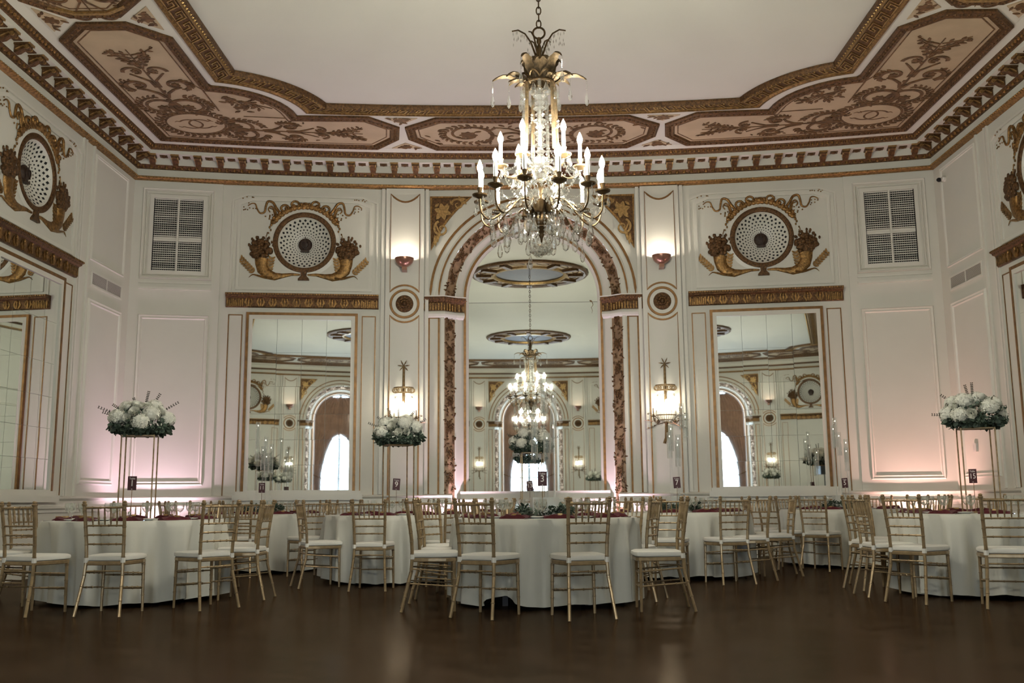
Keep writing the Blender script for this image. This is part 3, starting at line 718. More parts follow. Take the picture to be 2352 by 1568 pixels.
# ---------------------------------------------------------------- wall medallions
def medallion(mtx, label):
    t = thing('wall_medallion', label, 'wall medallion', mtx @ Matrix.Translation((0, 0, MZ)), 'gilt wall medallions')
    mb = MB(); prof = []
    for r, d in ((.515, 0), (.51, .02), (.475, .03), (.44, .018), (.43, 0)): prof.append([( r*cos(2*PI*k/48), -d, r*sin(2*PI*k/48)) for k in range(48)])
    mb.grid(prof, closed_u=True); mb.build('gilt_ring', M['golddark'], t, smooth=True)
    mb = MB(); rows = []
    dish = lambda r: .20 * (1 - (r / .45) ** 2)
    rows.append([(.575*cos(2*PI*k/48), -.003, .575*sin(2*PI*k/48)) for k in range(48)]); rows.append([(.515*cos(2*PI*k/48), -.014, .515*sin(2*PI*k/48)) for k in range(48)])
    mb.grid(rows, closed_u=True); rows = []
    for i in range(13):
        r = .45 * i / 12 + .0005; rows.append([(r*cos(2*PI*k/48), dish(r) - (.0 if i < 12 else .02), r*sin(2*PI*k/48)) for k in range(48)])
    mb.grid(rows, closed_u=True); g = mb.build('lattice_dish', M['trim'], t, smooth=True)
    mb = MB()
    for k, rr in enumerate((.134, .170, .208, .250, .298, .346, .388, .418)):
        n = 28; sz = .30 * 2*PI*rr/n * (1 if k < 7 else .6)
        for j in range(n):
            a = 2*PI*(j + .5*(k % 2))/n; cs = []
            for da, dr in ((-sz*.9, 0), (0, sz), (sz*.9, 0), (0, -sz if k < 7 else 0)):
                r = rr + dr*.8; aa = a + da/rr; cs.append((r*cos(aa), dish(r) - .004, r*sin(aa)))
            mb.add(cs, [(0, 1, 2, 3)])
    mb.build('painted_lattice_holes', M['black'], g)  # black quads laid on the dish paint in the dark of its holes
    mb = MB(); mb.ell((0, .16, 0), .115, .05, .115, 14, 8)
    for sx in (-1, 1): mb.tube([(sx*.03, .105, -.07), (sx*.06, .105, -.01), (sx*.045, .105, .05), (sx*.02, .105, .03)], .010, 5)
    mb.tube([(0, .105, -.06), (0, .105, .13)], [.012, .006], 5); mb.box(-.07, .07, .11, .17, -.13, -.10)
    mb.build('lyre_boss', M['brown'], t, smooth=True)
    # ribbon garland over the ring
    mb = MB(); r = random.Random(5)
    P3 = lambda x, z, d=.012: (x, -d, z)
    for sg in (-1, 1):
        for k in range(16):
            a = PI/2 - sg*(.06 + k*.062); rr = .60 + .012*(k % 2)
            mb.ell(P3(rr*cos(a), rr*sin(a)), .05, .024, .042, 6, 4)
        for k in range(5): a = PI/2 - sg*(.1 + k*.2); mb.ell(P3(.645*cos(a), .645*sin(a), .03), .03, .02, .03, 7, 5)
        for ca in (.22, .46): 
            cx, cz = sg*.66*sin(ca*1.15), .665*cos(ca*1.15); mb.tube([P3(cx + .062*cos(a), cz + .055*sin(a), .015) for a in [k*2*PI/12 for k in range(13)]], .021, 5)
        rb = spl([P3(sg*x, z, .014) for x, z in ((.40, .48), (.47, .57), (.53, .665), (.61, .68), (.64, .60), (.66, .50), (.73, .48), (.78, .55), (.81, .63), (.87, .64), (.93, .60))]); mb.tube(rb, [.026 - .018*i/len(rb) for i in range(len(rb))], 6)
        rb = spl([P3(sg*x, z, .014) for x, z in ((.47, .46), (.50, .55), (.56, .60), (.60, .55), (.57, .50))]); mb.tube(rb, [.018 - .008*i/len(rb) for i in range(len(rb))], 5)
        mb.tube([P3(sg*.48, .43), P3(sg*.52, .55), P3(sg*.58, .57)], [.02, .015, .008], 5)
        for k in range(10):   # hanging leafy tail
            q = k/9; x = sg*(.47 + .15*q); z = .44 - .30*q - .10*q*q
            mb.ell(P3(x + sg*r.uniform(-.02, .02), z), .030*(1.15-q), .012, .040*(1.2-q), 6, 4)
        mb.tube([P3(sg*.60, .16), P3(sg*.635, .04)], [.008, .003], 4)
        for k in range(16): mb.ell(P3(sg*(.80 + r.random()*.22), .50 + r.random()*.26), .014, .008, .012, 5, 3)
        for k in range(7): mb.ell(P3(sg*(.53 + r.random()*.14), .36 + r.random()*.14), .015, .008, .015, 5, 3)
    mb.ell(P3(0, .63, .02), .075, .03, .05, 8, 5)
    mb.build('ribbon_garland', M['gold'], t, smooth=True, angle=85)
    for sg in (-1, 1):
        c = MB(); x = lambda v: sg*v
        pts = [(.06, -.545), (.20, -.545), (.34, -.57), (.46, -.585), (.58, -.55), (.66, -.47), (.685, -.37), (.68, -.28)]
        rr = [.018, .025, .04, .065, .085, .095, .10, .115]
        rows = []
        for i, (a, b) in enumerate(pts):
            p0 = pts[max(0, i-1)]; p1 = pts[min(7, i+1)]; tx, tz = p1[0]-p0[0], p1[1]-p0[1]; l = math.hypot(tx, tz); nx, nz = -tz/l, tx/l
            rows.append([(x(a + nx*rr[i]*cos(w_)), -.004 - .045*abs(sin(w_))*(rr[i]/.115), b + nz*rr[i]*cos(w_)) for w_ in [PI*k/8 for k in range(9)]])
        c.grid(rows)
        c.tube(spl([P3(x(.5), -.60), P3(x(.62), -.605), P3(x(.74), -.575), P3(x(.82), -.56), P3(x(.88), -.61)], 3), [.03 - .027*i/12 for i in range(13)], 6)
        cn = c.build('cornucopia', M['gold'], t, smooth=True)
        c = MB()
        for k in range(75):
            a = r.uniform(0, 2*PI); q = r.random()**.5; c.ell(P3(x(.70) + .165*q*cos(a), -.14 + .16*q*sin(a), .02 + .02*(1-q)), .042, .03, .04, 6, 4)
        for k in range(14):
            a = r.uniform(.3, PI - .3); q = 1.1 + .35*r.random(); c.ell(P3(x(.70) + .16*q*cos(a), -.13 + .16*q*sin(a)), .022, .01, .03, 5, 3)
        c.build('fruit_heap', M['golddark'], cn, smooth=True, angle=85)
        for bx, bz, an, n_ in ((.80, -.52, .75, 7), (.56, -.50, 1.75, 5)):
            D = Draw(WF, .014)
            for k in range(n_):
                u0 = bx + cos(an)*.045*k; v0 = bz + sin(an)*.05*k
                for q in (-1, 1): D.lf(x(u0), v0, (an + q*.75) if sg > 0 else PI - (an + q*.75), .085, .036)
            D.st([(x(bx), bz), (x(bx + cos(an)*.045*n_), bz + sin(an)*.05*n_)], .012, .006)
            D.mb.build('leaf_spray', M['gold'], cn)
    mb = MB(); mb.prism([(-.05, -.50), (.05, -.50), (.045, -.57), (.09, -.62), (.09, -.645), (-.09, -.645), (-.09, -.62), (-.045, -.57)], WF, 0, .045); mb.build('knot', M['golddark'], t)
    return t
ME = medallion(back(-MC), 'round gilt lattice medallion with garland and cornucopias above the left far-wall mirror')
dup(ME, back(MC) @ Matrix.Translation((0, 0, MZ)), 'round gilt lattice medallion with garland and cornucopias above the right far-wall mirror')
dup(ME, left(SY) @ Matrix.Translation((0, 0, MZ)), 'round gilt lattice medallion high on the left side wall')
dup(ME, right(SY) @ Matrix.Translation((0, 0, MZ)), 'round gilt lattice medallion on the right side wall, cut by the photo edge')
for q in (opp(MC), opp(-MC)): dup(ME, q @ Matrix.Translation((0, 0, MZ)), 'round gilt medallion on the window wall, seen in the mirrors')
for q in (left(SYo), right(SYo)): dup(ME, q @ Matrix.Translation((0, 0, MZ)), 'round gilt medallion on a side wall near the window end')

# ---------------------------------------------------------------- air vents
def vent(mtx, label):
    t = thing('air_vent', label, 'air vent', mtx, 'louvred wall vents'); hw = (VB - VA)/2
    mb = MB(); mb.box(-hw, hw, .10, .13, VZ0, VZ1)
    for a, b in ((-hw - .005, -hw + .02), (hw - .02, hw + .005)): mb.box(a, b, 0, .11, VZ0, VZ1)
    mb.box(-hw, hw, 0, .11, VZ0 - .01, VZ0); mb.box(-hw, hw, 0, .11, VZ1, VZ1 + .01); mb.build('duct', M['black'], t)
    mb = MB(); frame_rect(mb, -hw - .05, hw + .05, VZ0 - .05, VZ1 + .05, .06, .022); mb.box(-.014, .014, -.018, .02, VZ0, VZ1); mb.build('vent_frame', M['trim'], t)
    mb = MB(); n = 34; r = random.Random(2)
    for k in range(n):
        z = VZ0 + (VZ1-VZ0)*(k + .5)/n; h = .0058 + (.009 if k in (14, 15) else 0) + r.uniform(-.002, .003)
        mb.box(-hw, hw, .012, .03, z - h, z + h)
    mb.build('slat', M['trim'], t)
    mb = MB()
    for k in range(1, 24): mb.box(-hw + 2*hw*k/24 - .0022, -hw + 2*hw*k/24 + .0022, .03, .036, VZ0, VZ1)
    mb.build('wire_bar', M['plastic'], t)
    return t
VT = vent(back(-(VA+VB)/2), 'large white louvred vent in the left corner bay of the far wall')
dup(VT, back((VA+VB)/2), 'large white louvred vent in the right corner bay of the far wall')
for s_ in (-1, 1): dup(VT, opp(s_*(VA+VB)/2), 'large white louvred vent at the window end')
def small_vent(mtx, label):
    t = thing('air_vent', label, 'air vent', mtx); mb = MB(); frame_rect(mb, -.54, .54, 4.05, 4.275, .03, .012); mb.box(-.01, .01, -.012, 0, 4.07, 4.25); mb.build('vent_frame', M['trim'], t)
    mb = MB()
    for k in range(12): mb.box(-.51, .51, -.008, -.002, 4.085 + k*.0145, 4.092 + k*.0145)
    mb.build('slat', M['plastic'], t)
    mb = MB(); mb.box(-.515, .515, -.002, 0, 4.075, 4.25); mb.build('slat_shade_sheet', M['bronze'], t)  # solid sheet; its dark colour stands in for shade between the slats
small_vent(left(14.42), 'small slotted vent on the left wall by the corner'); small_vent(right(14.42), 'small slotted vent on the right wall by the corner')

# ---------------------------------------------------------------- pilasters with gold line, rosettes
PS = 2.126
def pilaster(mtx, label):
    t = trim(label); t.matrix_world = mtx; hw = .317
    mb = MB(); mb.box(-hw, hw, -.035, 0, .21, 6.1); mb.build('pilaster_face', M['trim'], t)
    mb = MB(); mb.box(-hw - .075, -hw - .02, -.014, 0, 1.03, 6.1); mb.box(hw + .02, hw + .075, -.014, 0, 1.03, 6.1); mb.build('side_fillet', M['trim'], t)
    mb = MB(); fw = .028; a = .24; R1 = .31; za = 4.13
    th = math.acos(a / R1)
    for zlo, zhi, topc, botc in ((None, 6.006, True, True), (.88, None, False, False)):
        pass
    f = lambda u, v, d: (u, -.035 - d, v)
    zj = za + R1 * sin(th)
    up = [(-a, zj), (-a, 6.0)] + [(-a + 2*a*k/10, 6.0 - .135*(1 - ((k-5)/5)**2)) for k in range(1, 10)] + [(a, 6.0), (a, zj)] + arcpts(0, za, R1, th, PI - th, 12)[1:-1]
    mb.strip(up, fw, f, 0, .012, closed=True)
    zk = za - R1 * sin(th)
    lo = [(-a, .90), (-a, zk)] + arcpts(0, za, R1, PI + th, 2*PI - th, 12)[1:-1] + [(a, zk), (a, .90)]
    mb.strip(lo, fw, f, 0, .012, closed=True)
    mb.build('gold_line', M['goldline'], t); return t
def rosette(mtx, label):
    t = thing('wall_rosette', label, 'rosette', mtx @ Matrix.Translation((0, -.035, 4.13)), 'ringed gilt rosettes'); mb = MB()
    rows = [[(r*cos(2*PI*k/40), -d, r*sin(2*PI*k/40)) for k in range(40)] for r, d in ((.248, 0), (.242, .016), (.212, .016), (.206, 0))]
    mb.grid(rows, closed_u=True); mb.build('outer_ring', M['goldline'], t, smooth=True)
    mb = MB()
    for k in range(16):
        a = 2*PI*k/16; mb.ell((.10*cos(a), -.022, .10*sin(a)), .042, .018, .027, 6, 4, Matrix.Rotation(0, 4, 'Y'))
    for k in range(10):
        a = 2*PI*k/10 + .2; mb.ell((.055*cos(a), -.032, .055*sin(a)), .026, .016, .026, 6, 4)
    mb.ell((0, -.04, 0), .03, .016, .03, 8, 4); rows = [[(r*cos(2*PI*k/24), -d, r*sin(2*PI*k/24)) for k in range(24)] for r, d in ((.147, 0), (.14, .014), (.001, .02))]; mb.grid(rows, closed_u=True)
    mb.build('flower', M['golddark'], t, smooth=True); return t
for q, nm in ((back(-PS), 'left of the arched mirror'), (back(PS), 'right of the arched mirror'), (opp(PS), 'on the window wall'), (opp(-PS), 'on the window wall, other side'), (left(10.15), 'on the left wall'), (right(10.15), 'on the right wall'), (left(-3.9), 'on the left wall by the window end'), (right(-3.9), 'on the right wall by the window end')):
    pilaster(q, 'cream pilaster with gold line frames ' + nm)
RO = None
for q, nm in ((back(-PS), 'ringed gilt rosette under the wall uplighter left of the arch'), (back(PS), 'ringed gilt rosette under the wall uplighter right of the arch'), (opp(PS), 'ringed gilt rosette on the window wall, seen in the arched mirror'), (opp(-PS), 'ringed gilt rosette on the window wall, seen in the arched mirror'), (left(10.15), 'ringed gilt rosette on the left wall pilaster'), (right(10.15), 'ringed gilt rosette on the right wall pilaster')):
    if RO is None: RO = rosette(q, nm)
    else: dup(RO, q @ Matrix.Translation((0, -.035, 4.13)), nm)

# ---------------------------------------------------------------- bowl uplighters
def uplighter(mtx, label):
    t = thing('wall_uplighter', label, 'wall light', mtx @ Matrix.Translation((0, -.035, 4.86)), 'bowl wall uplighters')
    mb = MB(); mb.lathe([(.156, 0), (.152, -.03), (.135, -.075), (.10, -.115), (.055, -.14), (.03, -.145), (.001, -.146)], 24, (0, -.165, 0)); mb.lathe([(.156, 0), (.15, -.002), (.14, -.03), (.11, -.08), (.001, -.10)], 24, (0, -.165, 0)); mb.build('bowl', M['copper'], t, smooth=True)
    mb = MB(); mb.box(-.04, .04, -.19, 0, -.20, -.135); mb.build('bracket', M['copper'], t)
    mb = MB(); mb.ell((0, -.165, -.045), .055, .045, .03, 10, 5); mb.build('lamp', M['bulb_u'], t, smooth=True); return t
UL = uplighter(back(-PS), 'copper bowl uplighter high on the wall, left of the arched mirror')
LAB = 'copper bowl uplighter '
for q, nm in ((back(PS), 'high on the wall, right of the arched mirror'), (opp(PS), 'on the window wall, seen in the arched mirror'), (opp(-PS), 'on the window wall, seen in the arched mirror'), (left(10.15), 'on the left side wall'), (right(10.15), 'on the right side wall')):
    dup(UL, q @ Matrix.Translation((0, -.035, 4.86)), LAB + nm)

# ---------------------------------------------------------------- arch surround
def arch_ring(r, w, d0, d1, zb, m, name, t, dz=0, zc=ZS):
    mb = MB(); pts = [(-r, zb)] + [(r*cos(a), zc + r*sin(a)) for a in [PI - PI*k/40 for k in range(41)]] + [(r, zb)]
    mb.strip(pts, w, WF, d0, d1); return mb.build(name, m, t)
def arch_set(mtx, label, mirror=True):
    t = trim(label); t.matrix_world = mtx
    zc2 = 4.285; d2 = -.26
    # splayed reveal: gilded relief band then cream band
    def prof_rows(lst):
        rows = []
        for r, d, zc in lst:
            rows.append([(-r, -d, .0)] + [(-r, -d, .4 + (zc - .4) * k / 8) for k in range(9)][:-1] + [(r*cos(a), -d, zc + r*sin(a)) for a in [PI - PI*k/48 for k in range(49)]] + [(r, -d, zc - (zc - .4) * k / 8) for k in range(1, 9)] + [(r, -d, 0)])
        return rows
    mb = MB(); mb.grid(prof_rows([(RA, 0, ZS), (1.31, -.15, 4.268)])); fl = mb.build('gilded_relief_band', M['floral'], t)
    mb = MB(); mb.grid(prof_rows([(1.31, -.15, 4.268), (1.285, -.15, 4.27), (1.165, -.235, zc2), (1.165, -.22, zc2), (1.125, -.22, zc2), (1.085, -.25, zc2), (1.085, -.275, zc2)])); mb.build('cream_reveal', M['trim'], t)
    arch_ring(1.145, .04, -.225, -.205, 1.04, M['goldline'], 'gold_line', t, zc=zc2)
    arch_ring(1.704, .04, 0, .015, ZS + .01, M['goldline'], 'gold_line', t)
    arch_ring(1.565, .03, 0, .012, ZS + .01, M['goldline'], 'gold_line', t)
    arch_ring(1.635, .06, 0, .010, ZS + .01, M['trim'], 'cream_archivolt', t)
    arch_ring(1.50, .05, 0, .018, 0.0, M['trim'], 'cream_archivolt', t)
    # leaf vine on the relief band
    mb = MB(); r = random.Random(11); rows = prof_rows([(RA, 0, ZS), (1.31, -.15, 4.268)]); A, B = rows
    A = [Vector(p) for p in A]; B = [Vector(p) for p in B]; seg = [0]
    for i in range(len(A)-1): seg.append(seg[-1] + (A[i+1]-A[i]).length)
    import bisect
    def at(s_, v, h=.006):
        i = min(max(bisect.bisect_right(seg, s_) - 1, 0), len(A)-2); k = (s_-seg[i])/(seg[i+1]-seg[i]); a = A[i].lerp(A[i+1], k); b = B[i].lerp(B[i+1], k)
        tng = (A[i+1]-A[i]).normalized(); w_ = (b-a).normalized(); nn = w_.cross(tng); nn = nn if nn.y < 0 else -nn
        return a.lerp(b, v) + nn*h
    def lf(s_, v, a, l, wd):
        W_ = (B[0]-A[0]).length; P = [(0, 0), (.3, .5), (.7, .4), (1, 0), (.7, -.4), (.3, -.5)]
        vs = [at(s_ + (p*l*cos(a) - q*wd*sin(a)), v + (p*l*sin(a) + q*wd*cos(a))/W_, .004 + .012*(p > .2 and p < .9)) for p, q in P]; c = at(s_ + .5*l*cos(a), v + .5*l*sin(a)/W_, .022)
        mb.add(vs + [c], [(i, (i+1) % 6, 6) for i in range(6)])
    s_ = .1; tot_ = seg[-1]
    while s_ < tot_ - .1:
        ph = (s_ / .42) * PI; v = .5 + .36*sin(ph)
        for sg in (-1, 1):
            vv = .5 + sg*.36*sin(ph)
            for k in range(1): lf(s_ + r.uniform(-.02, .02), min(.92, max(.08, vv + r.uniform(-.05, .05))), r.uniform(0, 6.28), .055 + .03*r.random(), .03)
        if abs(sin(ph)) < .2:
            for k in range(7): lf(s_, .5 + r.uniform(-.1, .1), k*.9, .075, .035)
        s_ += .03
    mb.build('vine_relief', M['golddark'], fl)
    # thin gold panels on the arch piers
    mb = MB()
    for sx in (-1, 1):
        a, b = sorted((sx*1.548, sx*1.742)); 
        for q0, q1, r0, r1 in ((a, a + .03, .93, 3.925), (b - .03, b, .93, 3.925), (a, b, 3.895, 3.925)): mb.box(q0, q1, -.010, 0, r0, r1)
    mb.build('gold_line', M['goldline'], t)
    # capitals
    for sx in (-1, 1):
        mb = MB(); z0, z1 = 4.024, 4.255
        path = [(1.80, 0), (1.46, 0), (1.30, -.16), (1.17, -.20)]
        rows = []
        for ext, z in ((.025, z0), (.03, z0 + .13), (.05, z0 + .16), (.07, z1 - .04), (.085, z1 - .02), (.085, z1), (-.02, z1)):
            rows.append([(sx*(x - (ext*.6 if d < -.1 else 0)), -(d + ext), z) for x, d in path])
        mb.grid(rows); mb.box(*sorted((sx*1.80, sx*1.795)), -.08, 0, z0, z1); cp = mb.build('capital', M['golddark'], t)
        mb = MB()
        for k in range(14):
            q = k/13; i = 0 if q < .55 else (1 if q < .85 else 2); qq = (q/.55, (q-.55)/.3, (q-.85)/.15)[i]; x = path[i][0] + (path[i+1][0]-path[i][0])*qq; d = path[i][1] + (path[i+1][1]-path[i][1])*qq
            mb.box(sx*x - .009, sx*x + .009, -(d + .05), -d, z0 + .01, z0 + .10 + .03*(k % 3 != 1)); mb.ell((sx*(x - (.05 if d < -.1 else 0)), -(d + .085), z1 - .05), .014, .012, .012, 5, 3)
        mb.build('flute', M['gold'], cp)
        mb = MB(); rows = [[(sx*(x - (e*.6 if d < -.1 else 0)), -(d + e), z) for x, d in path] for e, z in ((0, 3.90), (.03, 3.93), (.045, 3.97), (.04, 4.005), (.02, z0))]; mb.grid(rows)
        rows = [[(sx*(x - (e*.6 if d < -.1 else 0)), -(d + e), z) for x, d in path] for e, z in ((.085, z1), (.09, z1 + .018), (0, z1 + .022))]; mb.grid(rows); mb.build('cream_moulding', M['trim'], cp)
    return t
arch_set(back(0), 'gilded arch surround with floral band framing the central mirror')
arch_set(opp(0), 'gilded arch surround framing the window, seen in the mirrors')
def spandrel(mtx, sx, label):
    t = thing('spandrel_ornament', label, 'spandrel panel', mtx, 'gilt spandrels'); f = lambda u, v, d: (sx*u, -d, v)
    ar = [(1.0 + .7*0, 5.97)]; rr = 1.93; hyp = []
    a0, a1 = math.atan2(5.06 - ZS, 1.7), math.atan2(5.97 - ZS, 1.02)
    hyp = [((1.88 + .12*k/14)*cos(a0 + (a1-a0)*k/14), ZS + (1.88 + .12*k/14)*sin(a0 + (a1-a0)*k/14)) for k in range(15)]
    poly = [(1.70, 5.97), ] + [(x, z) for x, z in hyp]
    mb = MB(); mb.prism(poly, f, 0, .012); mb.build('gilt_ground', M['golddark'], t)
    mb = MB(); mb.strip(poly, .035, f, .012, .035, closed=True); mb.build('gilt_frame', M['gold'], t)
    D = Draw(f, .035)
    cx, cz = 1.50, 5.72
    for k in range(6): D.lf(cx, cz, k*PI/3 + .3, .15, .085)
    D.st(spiral(1.52, 5.42, .14, 1.2, 1.3, sgn=-1), .04, .015); D.st(spiral(1.25, 5.84, .11, 0, 1.3), .035, .012); D.st([(1.6, 5.2), (1.55, 5.35), (1.62, 5.5)], .04, .02)
    r = random.Random(4)
    for k in range(26):
        q = r.random(); x = 1.16 + .48*r.random(); z = 5.94 - .72*r.random()
        if math.hypot(x, z - ZS) > 2.02 and x < 1.66: D.lf(x, z, r.random()*6, .10, .045)
    D.lf(1.62, 5.12, 1.5, .2, .05); D.lf(1.10, 5.93, 0, .2, .05)
    D.mb.build('flower_relief', M['goldhi'], t); return t
for sx, nm in ((-1, 'left'), (1, 'right')):
    spandrel(back(0), sx, f'carved gilt spandrel at the upper {nm} of the arched mirror'); spandrel(opp(0), sx, f'carved gilt spandrel over the window arch, {nm} one')
# central arched mirror
t = thing('arched_mirror', 'tall arched mirror in the middle of the far wall behind table 13', 'mirror', back(0)); zc2 = 4.285
mb = MB(); f = lambda u, v, d: (u, .268 - d, v)
prof = [(-1.09, 1.0), (1.09, 1.0), (1.09, 4.205)]; mb.add([f(u, v, 0) for u, v in [(-1.09, 1.0), (1.09, 1.0), (1.09, 4.203), (-1.09, 4.203)]], [(0, 1, 2, 3)]); mb.build('lower_glass', M['mirror'], t)
mb = MB(); P = [(-1.09, 4.209), (1.09, 4.209)] + [(1.09*cos(a), zc2 + 1.09*sin(a)) for a in [PI*k/40 for k in range(41)]]; mb.add([f(u, v, 0) for u, v in P], [tuple(range(len(P)))]); mb.build('upper_glass', M['mirror'], t)
mb = MB(); mb.box(-1.1, 1.1, .272, .29, .95, 5.4); mb.build('backing', M['brown'], t)
D = Draw(lambda u, v, d: (u, .267 - d, v), .002); D.st([(1.0, 4.2), (1.01, 4.15), (.98, 4.11), (1.0, 4.05), (.985, 4.01)], .012, .004); D.lf(1.0, 4.2, 2.5, .06, .03); D.mb.build('chip', M['bronze'], t)
mb = MB(); mb.box(-1.22, 1.22, .16, .30, .93, 1.065); mb.box(-1.27, 1.27, .12, .30, .86, .935); mb.box(-1.2, 1.2, .22, .30, 0, .86); mb.build('sill', M['trim'], t)

# ---------------------------------------------------------------- wall sconces
def sconce(mtx, label):
    t = thing('wall_sconce', label, 'wall sconce', mtx @ Matrix.Translation((0, -.035, 0)), 'gilt ribbon wall sconces')
    mb = MB(); mb.tube([(0, -.012, 1.90), (0, -.016, 2.15)], [.032, .022], 8); mb.tube([(0, -.016, 2.45), (0, -.018, 3.10)], [.024, .018], 8); mb.ell((0, -.02, 1.91), .035, .02, .03, 8, 4)
    mb.tube([(-.01, -.012, 1.90), (-.04, -.015, 1.80)], [.022, .028], 6); mb.build('backrod', M['brass'], t, smooth=True)
    mb = MB()
    for k in range(6):
        a = PI/2 + (k - 2.5)*.95; mb.tube([(0, -.02, 3.09), (.06*cos(a), -.035, 3.09 + .06*sin(a)), (.10*cos(a), -.03, 3.09 + .105*sin(a))], [.006, .010, .002], 5)
    mb.build('star_leaf', M['brass'], t)
    mb = MB()
    for k in range(9):
        a = PI*k/8; x, y = .145*cos(a), -.03 - .11*sin(a)
        mb.tube([(x + .035*cos(b), y, 2.69 + .035*sin(b)) for b in [2*PI*q/10 for q in range(11)]], .009, 5)
    mb.tube([(.155*cos(a), -.03 - .12*sin(a), 2.735) for a in [PI*k/14 for k in range(15)]], .010, 5); mb.tube([(.135*cos(a), -.03 - .10*sin(a), 2.65) for a in [PI*k/14 for k in range(15)]], .010, 5)
    mb.build('openwork_crown', M['brass'], t)
    mb = MB()
    for k in range(13):
        a = PI*k/12; x, y = .15*cos(a), -.02 - .13*sin(a); mb.tube([(x*.35, y*.35, 2.13), (x*.75, y*.8, 2.17), (x, y, 2.24), (x*1.02, y*1.02, 2.33)], .011, 5)
    mb.build('crystal_bowl', M['crystal'], t)
    mb = MB(); rows = [[(r*cos(PI*k/12), -.02 - r*.87*sin(PI*k/12), z) for k in range(13)] for r, z in ((.155, 2.33), (.15, 2.25), (.11, 2.17), (.04, 2.13), (.005, 2.12))]; mb.grid(rows); mb.tube([(.155*cos(a), -.02 - .135*sin(a), 2.245) for a in [PI*k/14 for k in range(15)]], .008, 5); mb.ell((0, -.04, 2.125), .03, .03, .03, 8, 4); mb.build('bowl_frame', M['brass'], t, smooth=True) if False else None
    m2 = MB(); m2.tube([(.155*cos(a), -.02 - .135*sin(a), 2.25) for a in [PI*k/14 for k in range(15)]], .009, 5); m2.tube([(.10*cos(a), -.02 - .085*sin(a), 2.175) for a in [PI*k/14 for k in range(15)]], .009, 5); m2.ell((0, -.05, 2.125), .035, .035, .03, 8, 4); m2.build('bowl_frame', M['brass'], t)
    for sx in (-1, 1):
        mb = MB(); mb.tube([(sx*.03, -.06, 2.13), (sx*.14, -.12, 2.10), (sx*.20, -.13, 2.16), (sx*.21, -.13, 2.22)], .007, 5); mb.lathe([(.001, 2.215), (.03, 2.22), (.032, 2.23), (.012, 2.235), (.014, 2.26), (.001, 2.262)], 8, (sx*.21, -.13, 0)); a_ = mb.build('arm', M['bronze'], t)
        mb = MB(); mb.tube([(sx*.21, -.13, 2.26), (sx*.21, -.13, 2.36)], .009, 6); mb.build('candle_stick', M['bronze'], a_)
        mb = MB(); mb.ell((sx*.09, -.15, 2.44), .022, .022, .055, 8, 5); mb.build('candle_bulb', M['bulb_s'], t, smooth=True)
        mb = MB(); r = random.Random(6)
        for k in range(3):
            a = -.6 + k*.75; mb.tube([(sx*.1, -.07, 2.14), (sx*(.1 + .14*cos(a)), -.07, 2.14 + .14*sin(a)), (sx*(.1 + .26*cos(a*.8)), -.05, 2.14 + .22*sin(a*.9))], [.005, .004, .002], 4)
            for q in range(4): mb.ell((sx*(.14 + .05*q), -.06 + r.uniform(-.02, .02), 2.14 + (.03 + .05*q)*sin(a) + r.uniform(-.02, .02)), .022, .006, .010, 5, 3)
        mb.build('leaf_sprig', M['bronze'], t)
    mb = MB(); mb.ell((0, -.19, 2.44), .022, .022, .055, 8, 5); mb.build('candle_bulb', M['bulb_s'], t, smooth=True)
    mb = MB()
    for k in range(15):
        a = PI*k/14; mb.lathe([(.001, 2.60), (.010, 2.585), (.012, 2.57), (.001, 2.545)], 5, (.14*cos(a), -.03 - .11*sin(a), 0))
    mb.build('crystal_drop', M['crystal'], t); return t
SN = sconce(back(-PS), 'lit gilt wall sconce with ribbon crown behind the table 9 flowers')
for q, nm in ((back(PS), 'lit gilt wall sconce with ribbon crown, right of the arched mirror'), (opp(PS), 'lit gilt wall sconce on the window wall, seen in the arched mirror'), (opp(-PS), 'lit gilt wall sconce on the window wall, seen in the arched mirror'), (left(10.15), 'lit gilt wall sconce on the left side wall'), (right(10.15), 'lit gilt wall sconce on the right side wall')):
    dup(SN, q @ Matrix.Translation((0, -.035, 0)), nm)

# small wall devices
t = thing('security_camera', 'small dark dome security camera high on the right wall near the corner', 'security camera', right(14.86) @ Matrix.Translation((0, 0, 5.82)))
mb = MB(); mb.lathe([(.001, 0), (.045, 0), (.045, .03), (.03, .05), (.001, .05)], 12, (0, 0, 0), Matrix.Rotation(PI/2, 4, 'X')); mb.build('base', M['plastic'], t)
mb = MB(); mb.ell((-.05, -.07, 0), .035, .04, .035, 10, 6); mb.build('dome', M['black'], t, smooth=True)
t = thing('wall_thermostat', 'small white thermostat on the right wall beside the tall flowers', 'thermostat', right(14.54) @ Matrix.Translation((0, 0, 1.625)))
mb = MB(); mb.box(-.055, .055, -.03, 0, -.06, .06); mb.build('case', M['plastic'], t); mb = MB()
for x in (-.02, .02): mb.box(x - .004, x + .004, -.032, -.03, -.035, .035)
mb.build('slot', M['paperback'], t)

# ---------------------------------------------------------------- window in the opposite arch
t = thing('window_1', 'tall arched window with grey bars opposite, seen in the mirrors', None, opp(0), kind='structure'); zc2 = 4.285
mb = MB(); rr = 1.09
frame = [(-rr, .55)] + [(rr*cos(a), zc2 + rr*sin(a)) for a in [PI - PI*k/30 for k in range(31)]] + [(rr, .55)]
mb.strip(frame, .10, lambda u, v, d: (u, .30 - d, v), 0, .06); mb.box(-1.1, 1.1, .24, .30, .50, .62)
mb.box(-.05, .05, .24, .30, .55, 5.35); 
for z in (1.15, 1.85, 3.5): mb.box(-1.09, 1.09, .25, .29, z - .022, z + .022)
mb.build('window_frame', M['winframe'], t)
mb = MB(); mb.box(-1.3, 1.3, .16, .34, 0, .55); mb.build('window_sill', M['trim'], t)
